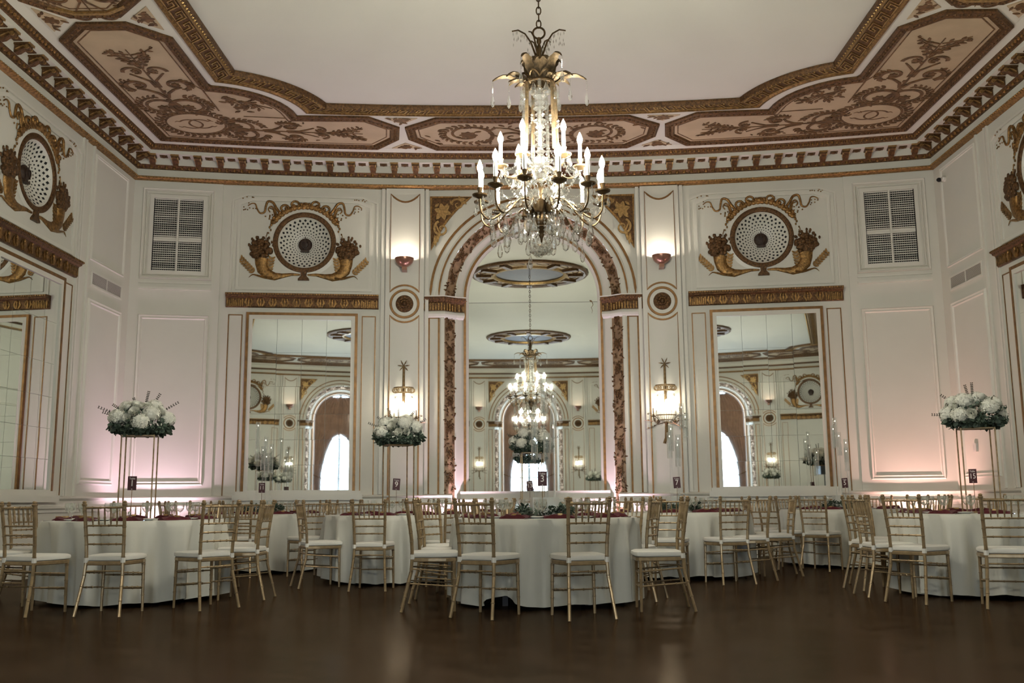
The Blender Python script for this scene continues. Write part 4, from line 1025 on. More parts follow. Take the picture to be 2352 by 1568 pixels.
# curtains
def curtain(sx, label):
    t = thing('curtain', label, 'curtain', opp(0), 'window curtains'); mb = MB(); rows = []
    for i in range(28):
        z = .1 + (5.25 - .1)*i/27
        top = max(0, min(1, (z - 1.9)/2.1)); w_ = .30 + .70*top**1.6
        if z < 1.9: w_ = .30
        xo = 1.06 if z < zc2 else sqrt(max(.0004, 1.06**2 - (z - zc2)**2)); xi = 1.06 - w_*1.02
        if z > 3.6: xi = -.03
        xi = min(xi, xo - .005)
        rows.append([(sx*(xi + (xo - xi)*k/24), .12 + .03*sin(k*1.9 + z), z) for k in range(25)])
    mb.grid(rows); mb.build('drape', M['curtain'], t, smooth=True)
    mb = MB(); mb.tube([(sx*.74, .07, 1.88), (sx*.9, .05, 1.92), (sx*1.08, .10, 2.0)], .02, 6); mb.build('tieback', M['goldline'], t)
curtain(-1, 'rose curtain tied back at the window, seen in the arched mirror, first side'); curtain(1, 'rose curtain tied back at the window, seen in the arched mirror, second side')
pl = bpy.data.lights.new('window_daylight', 'AREA'); pl.shape = 'RECTANGLE'; pl.size = 2.1; pl.size_y = 4.6; pl.energy = 0.0; pl.cycles.is_portal = True
po = bpy.data.objects.new('window_daylight', pl); COL.objects.link(po); po.matrix_world = opp(0) @ Matrix.Translation((0, .33, 3.0)) @ Matrix.Rotation(-PI/2, 4, 'X')

# ---------------------------------------------------------------- ceiling roses (seen in the mirrors)
def rose(y, label):
    t = thing('ceiling_rose', label, 'ceiling rose', T(0, y, ZC - .002), 'ceiling roses over the chandeliers'); mb = MB()
    mb.lathe([(1.50, 0), (1.49, -.05), (1.43, -.07), (1.38, -.05), (1.33, -.05), (1.33, -.02)], 24); mb.build('outer_moulding', M['golddark'], t, smooth=True)
    mb = MB(); mb.lathe([(1.33, -.02), (.98, -.03)], 24); mb.build('panel_ring', M['field'], t)
    mb = MB(); mb.lathe([(.98, -.03), (.96, -.08), (.90, -.09), (.86, -.04)], 32); mb.build('inner_moulding', M['goldhi'], t, smooth=True)
    mb = MB(); mb.lathe([(.86, -.03), (.35, -.05), (.001, -.06)], 24); mb.build('dark_centre', M['brown'], t)
    mb = MB()
    for k in range(12):
        a = 2*PI*k/12; mt = Matrix.Rotation(a, 4, 'Z'); m0 = MB(); m0.box(.98, 1.36, -.07, .07, -.10, -.02); mb.add([mt @ Vector(v) for v in m0.v], m0.f)
        D = Draw(lambda u, v, d, mt=mt: mt @ Vector((1.15 + v, u, -.03 - d)), .01); D.ring(0.0 + .3, 0, .17, .08, .025, 16); mb.add(D.mb.v, D.mb.f)
    mb.build('bracket', M['golddark'], t); return t
YCH, YCH2 = 8.05, 2*YM - 8.05
rose(YCH, 'round gilded ceiling rose above the near chandelier, seen in the arched mirror'); rose(YCH2, 'round gilded ceiling rose above the second chandelier, seen in the arched mirror')

# ---------------------------------------------------------------- chandelier
def chandelier(x, y, label):
    t = thing('crystal_chandelier', label, 'chandelier', T(x, y, 0), 'crystal chandeliers'); r = random.Random(21)
    # chain: links
    mb = MB(); z = 4.99; k = 0
    while z < ZC - .02:
        a = k % 2 * PI/2; mb.tube([((.020*sin(q))*cos(a), (.020*sin(q))*sin(a), z + .038 + .038*cos(q)) for q in [2*PI*i/10 for i in range(11)]], .006, 5); z += .062; k += 1
    mb.build('chain', M['bronze'], t, smooth=True)
    mb = MB(); mb.tube([(.052*cos(q), 0, 4.945 + .052*sin(q)) for q in [2*PI*i/20 for i in range(21)]], .009, 6); mb.build('hanging_ring', M['bronze'], t, smooth=True)
    mb = MB(); mb.lathe([(.001, 4.91), (.018, 4.90), (.022, 4.86), (.012, 4.84), (.026, 4.80), (.02, 4.74), (.028, 4.66), (.04, 4.60), (.03, 4.575), (.02, 4.55), (.02, 4.46), (.001, 4.45)], 12); mb.build('stem', M['bronze'], t, smooth=True)
    def pend(par, p, l, rad, nm='crystal_pendant', m='crystal', n=6):
        mb = MB(); mb.lathe([(.0008, 0), (rad*.35, -l*.18), (rad*.75, -l*.45), (rad, -l*.68), (rad*.7, -l*.9), (.0008, -l)], n, p); mb.lathe([(.0006, .022), (.006, .012), (.0006, .002)], 5, p); return mb.build(nm, M[m], par)
    beads = MB()
    def bead(p, q=.007): 
        x, y, z = p; beads.add([(x+q,y,z),(x,y+q,z),(x-q,y,z),(x,y-q,z),(x,y,z+q*1.3),(x,y,z-q*1.3)], [(0,1,4),(1,2,4),(2,3,4),(3,0,4),(1,0,5),(2,1,5),(3,2,5),(0,3,5)])
    def chain(a, b, sag, n, q=.007):
        for i in range(n + 1):
            k = i/n; bead((a[0]+(b[0]-a[0])*k, a[1]+(b[1]-a[1])*k, a[2]+(b[2]-a[2])*k - sag*4*k*(1-k)), q)
    # palm fronds at the top
    for k, (a, s) in enumerate(((0, 1), (PI, 1), (.9, .72), (PI + .9, .6), (2.2, .6))):
        mb = MB(); P = [(.012, 4.60), (.03, 4.74), (.07, 4.86), (.12, 4.94), (.18, 4.975), (.235, 4.965)]
        pts = [(q*s*cos(a), q*s*sin(a), 4.60 + (z - 4.60)*(.6 + .4*s)) for q, z in P]; mb.tube(pts, [.012, .010, .008, .007, .007, .006], 6); f = mb.build('palm_frond', M['bronze'], t, smooth=True)
        if s > .7:
            mb = MB()
            for i in range(2, 6):
                for j in range(3):
                    kx = (i - j/3); i0 = int(kx); q = kx - i0; i0 = min(i0, 4); p = Vector(pts[i0]).lerp(Vector(pts[i0+1]), q)
                    for dz in (0, .05, .10):
                        if r.random() < .75: mb.lathe([(.0006, -.012 - dz), (.005, -.03 - dz), (.0006, -.05 - dz)], 4, (p.x + r.uniform(-.01, .01), p.y + r.uniform(-.02, .02), p.z))
            mb.build('crystal_fringe', M['crystal'], f)
    # acanthus leaves with long drops
    for k, (a, rr, zz) in enumerate(((PI - .1, .41, 4.60), (.08, .41, 4.60), (-2.15, .29, 4.70), (-.95, .32, 4.70), (2.1, .33, 4.66), (1.0, .33, 4.66), (-2.65, .30, 4.50), (-.55, .30, 4.56))):
        mb = MB(); L_ = 11; tip = None
        for da, sc_ in ((0, 1.0), (-.34, .72), (.34, .72)):
            rows = []; ca, sa = cos(a + da), sin(a + da)
            for i in range(L_):
                q = i/(L_-1); rad = .10 + (rr*sc_ - .10)*q; z = 4.47 + (zz - 4.47)*(.75 + .25*sc_)*sin(PI*.66*q)/sin(PI*.5) - .05*q*q
                wd = .034*sin(PI*min(1, .12 + q*.88))*(1 + .35*(i % 2)) + .002
                rows.append([(rad*ca - j*wd*sa, rad*sa + j*wd*ca, z - .020*abs(j)*(1 - q*.3) + (.007 if abs(j) == .5 else 0)) for j in (-1, -.5, 0, .5, 1)])
            mb.grid(rows); tip = tip or rows[-1][2]
        lf = mb.build('acanthus_leaf', M['leafgilt'], t, smooth=True)
        n = 7
        pb = MB()
        for i in range(n): pb.ell((tip[0], tip[1], tip[2] - .012 - i*.016), .006, .006, .008, 5, 3)
        pb.lathe([(.0006, -.12), (.012, -.17), (.018, -.20), (.013, -.235), (.0006, -.25)], 6, tip); pb.build('long_drop', M['crystal'], lf)
    # crown ring of scallops
    mb = MB()
    for k in range(8):
        a = 2*PI*k/8; b = a + 2*PI/8
        mb.tube([((.125 + .03*sin(PI*q/6))*cos(a + (b-a)*q/6), (.125 + .03*sin(PI*q/6))*sin(a + (b-a)*q/6), 4.50 + .05*sin(PI*q/6)) for q in range(7)], .010, 6)
    mb.tube([(.13*cos(2*PI*k/24), .13*sin(2*PI*k/24), 4.47) for k in range(25)], .013, 6); mb.build('crown_ring', M['bronze'], t, smooth=True)
    for k in range(8): pend(t, (.145*cos(2*PI*k/8 + .4), .145*sin(2*PI*k/8 + .4), 4.44), .13, .036)
    # glass and gilt columns, inner crystal baluster
    for k in range(7):
        a = 2*PI*k/7 + .2; mb = MB(); mb.tube([(.135*cos(a), .135*sin(a), 4.46), (.15*cos(a), .15*sin(a), 3.86)], .016, 8); mb.build('column', M['crystal'] if k % 2 else M['leafgilt'], t, smooth=True)
    mb = MB(); prof = [(.001, 4.46)]
    for i in range(11): z = 4.44 - i*.055; prof += [(.022, z), (.045 + .014*(i % 2), z - .025), (.022, z - .05)]
    prof += [(.06, 3.80), (.075, 3.70), (.05, 3.62), (.001, 3.60)]; mb.lathe(prof, 12); mb.build('crystal_baluster', M['crystal'], t)
    mb = MB(); mb.lathe([(.001, 3.62), (.045, 3.61), (.05, 3.59), (.03, 3.57), (.018, 3.52), (.02, 3.45), (.05, 3.425), (.075, 3.415), (.078, 3.40), (.062, 3.39), (.056, 3.30), (.072, 3.275), (.075, 3.24), (.05, 3.205), (.062, 3.195), (.03, 3.16), (.026, 3.13), (.012, 3.10), (.008, 3.07), (.001, 3.06)], 16); mb.build('bronze_body', M['bronze'], t, smooth=True)
    for k in range(6):
        a = 2*PI*k/6 + .3; mb = MB(); mb.lathe([(.001, 3.30), (.03, 3.305), (.045, 3.34), (.052, 3.40), (.048, 3.40), (.001, 3.36)], 10, (.115*cos(a), .115*sin(a), 0)); mb.build('cup', M['bronze'], t, smooth=True)
    # crystal ball
    mb = MB(); 
    for k in range(26):
        a = r.uniform(0, 6.28); q = r.uniform(-1, 1); rr = .075; mb.ell((rr*sqrt(1-q*q)*cos(a), rr*sqrt(1-q*q)*sin(a), 3.0 + .05*q), .022, .022, .022, 6, 4)
    mb.ell((0, 0, 3.0), .06, .06, .05, 8, 6); mb.build('crystal_ball', M['crystal'], t)
    # arms and candles
    def arm(a, rad, zc, zroot, zlow, up):
        ca, sa = cos(a), sin(a); P = lambda q, z: (q*ca, q*sa, z); mb = MB()
        if up: pts = [P(.06, zroot), P(.14, zroot - .03), P(.22, zlow), P(.30, zlow + .02), P(rad - .01, zc - .05), P(rad, zc)]
        else: pts = [P(.07, zroot), P(.16, zroot + .05), P(.27, zroot + .02), P(.38, zlow), P(.46, zlow - .03), P(rad - .01, zlow + .03), P(rad, zc - .06), P(rad, zc)]
        # smooth
        sp = []
        for i in range(len(pts) - 1):
            for k in range(4):
                q = k/4; p0 = Vector(pts[max(0, i-1)]); p1 = Vector(pts[i]); p2 = Vector(pts[i+1]); p3 = Vector(pts[min(len(pts)-1, i+2)])
                sp.append(.5*((2*p1) + (p2-p0)*q + (2*p0-5*p1+4*p2-p3)*q*q + (3*p1-p0-3*p2+p3)*q**3))
        sp.append(Vector(pts[-1])); mb.tube(sp, .0085, 6); a_ = mb.build('arm', M['brass'] if up else M['bronze'], t, smooth=True)
        mb = MB(); mb.lathe([(.001, zc - .035), (.02, zc - .03), (.062, zc - .008), (.066, zc + .004), (.02, zc), (.013, zc + .012), (.024, zc + .055), (.027, zc + .062), (.001, zc + .062)], 14, P(rad, 0)); mb.build('drip_pan', M['brass'] if up else M['bronze'], a_, smooth=True)
        mb = MB(); mb.tube([P(rad, zc + .06), P(rad, zc + .195)], .0165, 8); c_ = mb.build('candle_sleeve', M['cwax'], a_, smooth=True)
        mb = MB(); mb.lathe([(.010, zc + .193), (.017, zc + .21), (.024, zc + .235), (.022, zc + .255), (.012, zc + .283), (.004, zc + .30), (.0008, zc + .308)], 8, P(rad, 0)); mb.build('candle_bulb', M['bulb'], a_, smooth=True)
        return P
    na, nb = 6, 12
    for k in range(na):
        a = 2*PI*k/na + PI/6*0 + .06; P = arm(a, .34, 3.735, 3.72, 3.63, True)
        for j in range(5):
            b = 2*PI*j/5 + .3; p = (.34*cos(a) + .055*cos(b), .34*sin(a) + .055*sin(b), 3.72); pend(t, p, .085, .014)
        chain(P(.33, 3.70), (.12*cos(a), .12*sin(a), 3.88), .06, 14); a2 = a + 2*PI/na; chain(P(.33, 3.70), (.33*cos(a2), .33*sin(a2), 3.70), .10, 22)
        chain((.15*cos(a), .15*sin(a), 4.10), (.15*cos(a2), .15*sin(a2), 4.10), .05, 8, .010)
        for j in range(5): b = 2*PI*j/5; bead((.155*cos(a) + .0, .155*sin(a) + .022*cos(b), 4.12 + .022*sin(b)), .014)
    for k in range(nb):
        a = 2*PI*k/nb + PI/12; P = arm(a, .53, 3.455 + .012*((k*7) % 3 - 1), 3.36, 3.27, False)
        for j in range(4):
            b = 2*PI*j/4 + .5; pend(t, (.53*cos(a) + .056*cos(b), .53*sin(a) + .056*sin(b), 3.43), .095, .017) if (k + j) % 2 else None
        # big pendants and rosettes under the arm
        pend(t, P(.42, 3.22), .17, .030); 
        if k % 2: pend(t, P(.30, 3.24), .20, .036)
        else: pend(t, P(.25, 3.22), .13, .026); 
        if k % 3 == 0: pend(t, P(.36, 3.06), .15, .024); chain(P(.36, 3.25), P(.36, 3.07), 0, 9)
        q0 = P(.44, 3.26)
        for j in range(7):
            b = 2*PI*j/7
            for e in (.018, .034): bead((q0[0] - e*sin(a)*cos(b), q0[1] + e*cos(a)*cos(b), q0[2] + e*sin(b)), .012)
        q0 = P(.27, 3.36)
        for j in range(7):
            b = 2*PI*j/7
            for e in (.018, .034): bead((q0[0] - e*sin(a)*cos(b), q0[1] + e*cos(a)*cos(b), q0[2] + e*sin(b)), .011)
        a2 = a + 2*PI/nb
        chain(P(.52, 3.40), (.52*cos(a2), .52*sin(a2), 3.40), .07, 16); chain(P(.50, 3.42), (.12*cos(a), .12*sin(a), 3.52), .10, 24); chain((.10*cos(a), .10*sin(a), 3.50), P(.31, 3.66), .10, 14, .009)
        chain(P(.20, 3.60), (.20*cos(a2), .20*sin(a2), 3.60), .07, 8, .012); chain(P(.09, 3.30), P(.10, 3.08), -.01, 7, .011)
    for k in range(60):
        a = r.uniform(0, 6.28); q = r.uniform(.08, .2); bead((q*cos(a), q*sin(a), r.uniform(3.52, 3.82)), .015)
    for k in range(10): a = 2*PI*k/10; pend(t, (.17*cos(a), .17*sin(a), 3.24 - .03*(k % 2)), .15, .026)
    b_ = beads.build('crystal_beads', M['crystal'], t); b_['kind'] = 'stuff'
    return t
CHD = chandelier(0, YCH, 'large lit crystal chandelier hanging in front of the arched mirror')
dup(CHD, T(0, YCH2, 0, .3), 'second lit crystal chandelier, seen only in the arched mirror')

# ---------------------------------------------------------------- chairs
def bamboo(mb, pts, r0, r1, nodes, n=8):
    pts = [Vector(p) for p in pts]; seg = [0]
    for a, b in zip(pts, pts[1:]): seg.append(seg[-1] + (b - a).length)
    tot = seg[-1]; st = {0.0, 1.0}
    for q in seg: st.add(q/tot)
    rad = []
    for q in nodes:
        for e in (-.013, -.009, -.003, 0, .003, .009, .013): st.add(min(1, max(0, q + e*(.45/max(.2, tot)))))
    ss = sorted(st); out = []; rr = []
    for q in ss:
        d = q*tot; i = 0
        while i < len(seg) - 2 and seg[i+1] < d: i += 1
        k = (d - seg[i])/(seg[i+1] - seg[i]); out.append(pts[i].lerp(pts[i+1], k)); r_ = r0 + (r1 - r0)*q
        for nq in nodes:
            e = abs(q - nq)/(.45/max(.2, tot))
            if e < .001: r_ += -.0005
            elif e < .0095: r_ += .0032
        rr.append(r_)
    mb.tube(out, rr, n)
def make_chair(name, label):
    t = thing(name, label, 'chair', None, 'gold ballroom chairs with white pads')
    post = lambda sx: [(sx*.195, -.275, 0), (sx*.180, -.235, .16), (sx*.166, -.195, .32), (sx*.160, -.185, .46), (sx*.163, -.193, .60), (sx*.170, -.215, .76), (sx*.176, -.240, .915)]
    for sx in (-1, 1):
        mb = MB(); bamboo(mb, post(sx), .0135, .0155, [.14, .27, .37, .53, .64, .72, .80, .955]); mb.lathe([(.0155, .905), (.021, .912), (.0215, .924), (.014, .93), (.018, .938), (.012, .948), (.001, .951)], 10, (sx*.176, -.240, 0)); mb.build('leg', M['chair'], t, smooth=True)
    for sx in (-1, 1):
        mb = MB(); bamboo(mb, [(sx*.185, .175, 0), (sx*.178, .17, .43)], .012, .015, [.32, .62, .93]); mb.build('leg', M['chair'], t, smooth=True)
    def at(z):
        P = post(1)
        for a, b in zip(P, P[1:]):
            if a[2] <= z <= b[2]:
                k = (z - a[2])/(b[2] - a[2]); return a[0] + (b[0]-a[0])*k, a[1] + (b[1]-a[1])*k
    for z, rr in ((.892, .0095), (.742, .0085), (.665, .0085), (.588, .0085)):
        x, y = at(z); mb = MB(); bamboo(mb, [(-x, y, z), (x, y, z)], rr, rr, [.2, .4, .6, .8], 6); mb.build('rail', M['chair'], t, smooth=True)
    x1, y1 = at(.742); x2, y2 = at(.892)
    for k in range(5):
        q = (k - 2)/2*.62; mb = MB(); mb.tube([(q*x1, y1, .742), (q*x1*1.01, y1 + (y2-y1)*.3, .79), (q*x2, y1 + (y2-y1)*.42, .812), (q*x2, y1 + (y2-y1)*.5, .82), (q*x2, y1 + (y2-y1)*.6, .84), (q*x2, y2, .892)], [.0045, .0085, .010, .0065, .008, .0055], 6); mb.build('spindle', M['chair'], t, smooth=True)
    st = []
    for z in (.335, .215):
        for sx in (-1, 1):
            xr, yr = at(z); st.append([(sx*xr, yr, z + .02), (sx*.18, .172, z - .01)])
    xr, yr = at(.365); st.append([(-xr, yr, .365), (xr, yr, .365)])
    st += [[(-.181, .172, z), (.181, .172, z)] for z in (.31, .195)]
    for p in st:
        mb = MB(); bamboo(mb, p, .0075, .0075, [.25, .5, .75], 6); mb.build('stretcher', M['chair'], t, smooth=True)
    out = [(-.165, -.195), (.165, -.195), (.195, -.05), (.208, .10), (.19, .185), (.14, .208), (-.14, .208), (-.19, .185), (-.208, .10), (-.195, -.05)]
    mb = MB(); f = lambda u, v, d: (u, v, d); mb.grid([[(x*.97, y*.97, .412) for x, y in out], [(x, y, .418) for x, y in out], [(x, y, .440) for x, y in out], [(x*.97, y*.97, .446) for x, y in out]], closed_u=True); o = len(mb.v); mb.f.append(tuple(range(o-10, o))); mb.f.append(tuple(range(9, -1, -1))); mb.build('seat', M['chair'], t)
    mb = MB(); rows = []
    dense = []
    for i in range(len(out)):
        a = out[i]; b = out[(i+1) % len(out)]
        for k in range(3): dense.append((a[0] + (b[0]-a[0])*k/3, a[1] + (b[1]-a[1])*k/3))
    for sc_, z in ((.94, .447), (1.0, .455), (1.015, .470), (1.0, .486), (.90, .496), (.6, .500), (.02, .500)): rows.append([(x*sc_, (y + .01)*sc_, z) for x, y in dense])
    mb.grid(rows, closed_u=True); pad = mb.build('seat_pad', M['pad'], t, smooth=True)
    mb = MB()
    for sx in (-1, 1): mb.tube([(sx*.1605, -.186, .435), (sx*.1605, -.1855, .475)], .021, 8)
    mb.build('tie', M['pad'], pad, smooth=True)
    return t
CH0 = None
def chair(x, y, rz, label):
    global CH0
    if CH0 is None: CH0 = make_chair('ballroom_chair', label); CH0.matrix_world = T(x, y, 0, rz); return CH0
    return dup(CH0, T(x, y, 0, rz), label)

# ---------------------------------------------------------------- tables
TOPZ = .765
def make_table(x, y, lab, seed, rad=.86, lift=None):
    t = thing('round_table', f'round banquet table under the cloth of {lab}', 'table', T(x, y, 0), 'round banquet tables')
    mb = MB(); mb.lathe([(.001, .74), (rad - .05, .74), (rad - .02, .748), (rad - .02, .757), (.001, .757)], 36); mb.build('tabletop', M['tablewood'], t)
    for k in range(4):
        a = PI/4 + k*PI/2; mb = MB(); mb.box(-.025 + .52*cos(a), .025 + .52*cos(a), -.025 + .52*sin(a), .025 + .52*sin(a), 0, .742); mb.build('leg', M['tablewood'], t)
    r = random.Random(seed); ph = [r.uniform(0, 6.28) for _ in range(8)]; N_ = 180
    nf = r.choice([15, 16, 17])
    def fold(a):
        v = sin(nf*a + ph[0] + 1.3*sin(2*a + ph[1]) + .7*sin(5*a + ph[5])); v = (abs(v)**.75)*(1 if v > 0 else -1)
        return .62*v + .22*sin((nf*2 + 3)*a + ph[2] + sin(3*a)) + .25*sin(5*a + ph[3])
    mb = MB(); rows = [[(.001*cos(a), .001*sin(a), TOPZ) for a in [2*PI*k/N_ for k in range(N_)]]]
    for q in (.5, .9, .975): rows.append([(rad*q*cos(a), rad*q*sin(a), TOPZ) for a in [2*PI*k/N_ for k in range(N_)]])
    rows.append([(rad*.997*cos(a), rad*.997*sin(a), TOPZ - .004) for a in [2*PI*k/N_ for k in range(N_)]])
    for i in range(1, 15):
        q = i/14; z = TOPZ - .012 - (TOPZ - .012 - .035)*q; row = []
        for k in range(N_):
            a = 2*PI*k/N_; fo_ = fold(a); amp = .085*min(1, q*2.2)**.7 + .022*q; fl = .02*q + .012
            rr = rad + fl + amp*(fo_ - .35)*.9 - .01*q; zz = z + (.018*fo_ + .012*sin(3*a + ph[4]))*q*q
            if lift and q > .5:
                e = math.exp(-((a - lift[0] + PI) % (2*PI) - PI)**2 / .02); zz += e*lift[1]*(q - .5)*2; rr -= e*.05*(q-.5)
            row.append((rr*cos(a), rr*sin(a), max(.012, zz)))
        rows.append(row)
    mb.grid(rows, closed_u=True)
    c = mb.build('tablecloth', M['cloth'], None, smooth=True, angle=80); c.matrix_world = T(x, y, 0); tag(c, f'ivory floor-length tablecloth draped over {lab}', 'tablecloth', 'ivory round tablecloths')
ORD = ['first', 'second', 'third', 'fourth', 'fifth', 'sixth', 'seventh']
def goblet_make():
    t = thing('water_goblet', 'x', 'glass', None, 'clear water goblets'); mb = MB()
    mb.lathe([(.001, 0), (.034, 0), (.034, .003), (.006, .008), (.0045, .05), (.007, .07), (.001, .072)], 14); mb.build('stem_foot', M['glass'], t, smooth=True)
    mb = MB(); mb.lathe([(.002, .070), (.018, .078), (.033, .098), (.040, .125), (.039, .15), (.036, .168), (.0345, .168), (.0375, .15), (.038, .125), (.031, .10), (.016, .081), (.001, .076)], 16); mb.build('bowl', M['glass'], t, smooth=True)
    return t
def napkin_make():
    t = thing('folded_napkin', 'x', 'napkin', None, 'burgundy napkins'); mb = MB(); rows = []
    r = random.Random(9)
    for i in range(13):
        u = -.14 + .28*i/12; rows.append([(u, -.055 + .11*j/6 + .012*sin(i*.9), .004 + .022*abs(sin(i*.55 + j*.5)) + .018*math.exp(-((i-6)/3)**2)) for j in range(7)])
    mb.grid(rows); rows2 = [[(x, y, .001) for x, y, z in r_] for r_ in rows]; mb.grid(rows2[::-1])
    for e in (0, -1):
        mb.add(rows[e] + rows2[e], [(k, k+1, 8+k, 7+k) for k in range(6)])
    for j in (0, -1): mb.add([r_[j] for r_ in rows] + [r_[j] for r_ in rows2], [(k, k+1, 14+k, 13+k) for k in range(12)])
    mb.build('cloth', M['napkin'], t, smooth=True, angle=60)
    mb = MB(); mb.box(-.02, .02, -.057, .057, .03, .044); mb.build('band', M['goldhi'], t); return t
def plate_make():
    t = thing('side_plate', 'x', 'plate', None, 'small white plates'); mb = MB(); mb.lathe([(.001, 0), (.05, 0), (.055, .006), (.085, .014), (.084, .018), (.05, .010), (.001, .008)], 20); mb.build('dish', M['plate'], t, smooth=True); return t
def knife_make():
    t = thing('table_knife', 'x', 'knife', None, 'steel table knives'); mb = MB(); mb.box(-.006, .006, -.10, 0, 0, .008); mb.build('handle', M['steel'], t); mb = MB(); mb.box(-.008, .008, 0, .12, .001, .004); mb.build('blade', M['steel'], t); return t
PROTO = {}
def item(kind, mk, mtx, label):
    if kind not in PROTO:
        PROTO[kind] = mk(); PROTO[kind].matrix_world = mtx; PROTO[kind]['label'] = label; return
    dup(PROTO[kind], mtx, label)
TABLES = [
 ('table 1', -4.02, 9.85, 1, [(14.5, 1.27, -18), (50, 1.25), (-18, 1.25), (-62, 1.14), (90, 1.08), (-108, 1.2), (-156, 1.2), (171, 1.2), (146, 1.2)]),
 ('table 3', .02, 9.37, 2, [(-24, 1.20, -3), (12, 1.24, 4), (-58, 1.16, -25), (52, 1.21, 36), (-93, .97), (100, .84, -32), (141, 1.2), (167, 1.2), (-158, 1.2), (-125, 1.2)]),
 ('table 9', -1.69, 11.95, 3, [(-5, 1.21), (-44, 1.10, -22), (35, 1.20), (-145.5, 1.5), (75, 1.15), (112, 1.2), (178, 1.2)]),
 ('table 11', -3.82, 13.85, 4, [(2, 1.18), (36, 1.55), (-50, 1.15), (180, 1.15), (148, 1.08), (-140, 1.15), (-95, 1.1), (95, 1.12)]),
 ('table 13', -.06, 14.2, 5, [(-135, 1.15), (-32, 1.2), (35, 1.2), (72, 1.15), (-75, 1.15), (140, 1.15), (180, 1.1)]),
 ('table 7', 1.73, 12.35, 6, [(-14, 1.2), (17, 1.19), (48, .98, 28), (155, 1.2), (-170, 1.2), (85, 1.15), (-80, 1.15), (122, 1.15)]),
 ('table 5', 4.30, 14.05, 7, [(-32, 1.18, -6), (-60, 1.20), (-160, 1.15), (172, 1.15), (-118, 1.15), (35, 1.2), (75, 1.15), (140, 1.15)]),
 ('right-hand table', 4.34, 9.9, 8, [(-51, 1.22), (-18, 1.31), (-79, 1.05, -10), (-118, 1.02, 38), (180, 1.2), (153, 1.2), (-146, 1.2)]),
]
SPECIAL = {('table 3', -24): 'gold ballroom chair with white pad, back to camera, front left of table 3', ('table 3', 12): 'gold ballroom chair with white pad, back to camera, front right of table 3',
 ('table 3', 52): 'gold ballroom chair seen side-on at the near right of table 3', ('table 3', -58): 'gold ballroom chair seen side-on at the near left of table 3',
 ('table 1', 14.5): 'gold ballroom chair with its back square to camera in front of table 1', ('table 1', 50): 'gold ballroom chair angled at the near right of table 1',
 ('table 1', -18): 'gold ballroom chair at the near left of table 1, pad facing right', ('table 1', -62): 'gold ballroom chair cut by the left photo edge at table 1', ('table 1', 90): 'gold ballroom chair seen side-on at the right end of table 1',
 ('right-hand table', -18): 'gold ballroom chair cut by the right photo edge', ('right-hand table', -51): 'gold ballroom chair with its back to camera left of the right photo edge',
 ('table 9', -5): 'gold ballroom chair with its back to camera in front of table 9', ('table 5', -32): 'gold ballroom chair with its back to camera in front of table 5', ('table 7', 17): 'gold ballroom chair with its back to camera at the near right of table 7'}
rj = random.Random(12)
for lab, tx, ty, seed, seats in TABLES:
    make_table(tx, ty, lab, seed, lift=(-2.05, .10) if lab == 'table 3' else None)
    near = sorted([s for s in seats if abs(s[0]) <= 90], key=lambda s: s[0]); far = sorted([s for s in seats if abs(s[0]) > 90], key=lambda s: sin(math.radians(s[0])))
    for ph, d, *off in seats:
        a = math.radians(ph); cx, cyy = tx + d*sin(a), ty - d*cos(a)
        lst, side = (near, 'near') if abs(ph) <= 90 else (far, 'far'); o = ORD[[q[0] for q in lst].index(ph)]
        place = f'{o} from left, {side} side of {lab}'
        chair(cx, cyy, a + rj.uniform(-.03, .03) + math.radians(off[0] if off else 0), SPECIAL.get((lab, ph), f'gold ballroom chair with white pad, {place}'))
        fr_ = Matrix.Translation((tx, ty, TOPZ)) @ Matrix.Rotation(a, 4, 'Z')
        j = rj.uniform
        item('napkin', napkin_make, fr_ @ T(j(-.03, .03), -.68 + j(-.02, .02), .0, j(-.25, .25)), f'burgundy folded napkin, {place}')
        item('goblet', goblet_make, fr_ @ T(.17 + j(-.02, .02), -.52 + j(-.02, .02), .0), f'clear water goblet, {place}')
        if ph % 2 == 0 and d > 1.1: item('goblet', goblet_make, fr_ @ T(.24 + j(-.02, .02), -.60, .0), f'second clear goblet of the pair, {place}')
        if abs(ph) < 100: item('plate', plate_make, fr_ @ T(-.22, -.60, .0), f'small white side plate, {place}')
        item('knife', knife_make, fr_ @ T(.17, -.74, .0), f'steel table knife, {place}')
for nm, x, y in (('salt_shaker', -3.93, 9.35), ('pepper_shaker', -3.88, 9.33), ('salt_shaker', -1.24, 11.75)):
    t = thing(nm, {(-3.93): 'small glass salt shaker on table 1 by the gold stand', (-3.88): 'small pepper shaker on table 1 beside the salt'}.get(x, 'small salt shaker at the right of table 9'), 'shaker', T(x, y, TOPZ))
    mb = MB(); mb.lathe([(.001, 0), (.017, 0), (.019, .01), (.015, .06), (.001, .06)], 10); mb.build('body', M['glass'], t, smooth=True); mb = MB(); mb.lathe([(.015, .06), (.016, .075), (.010, .085), (.001, .087)], 10); mb.build('cap', M['steel'], t, smooth=True)

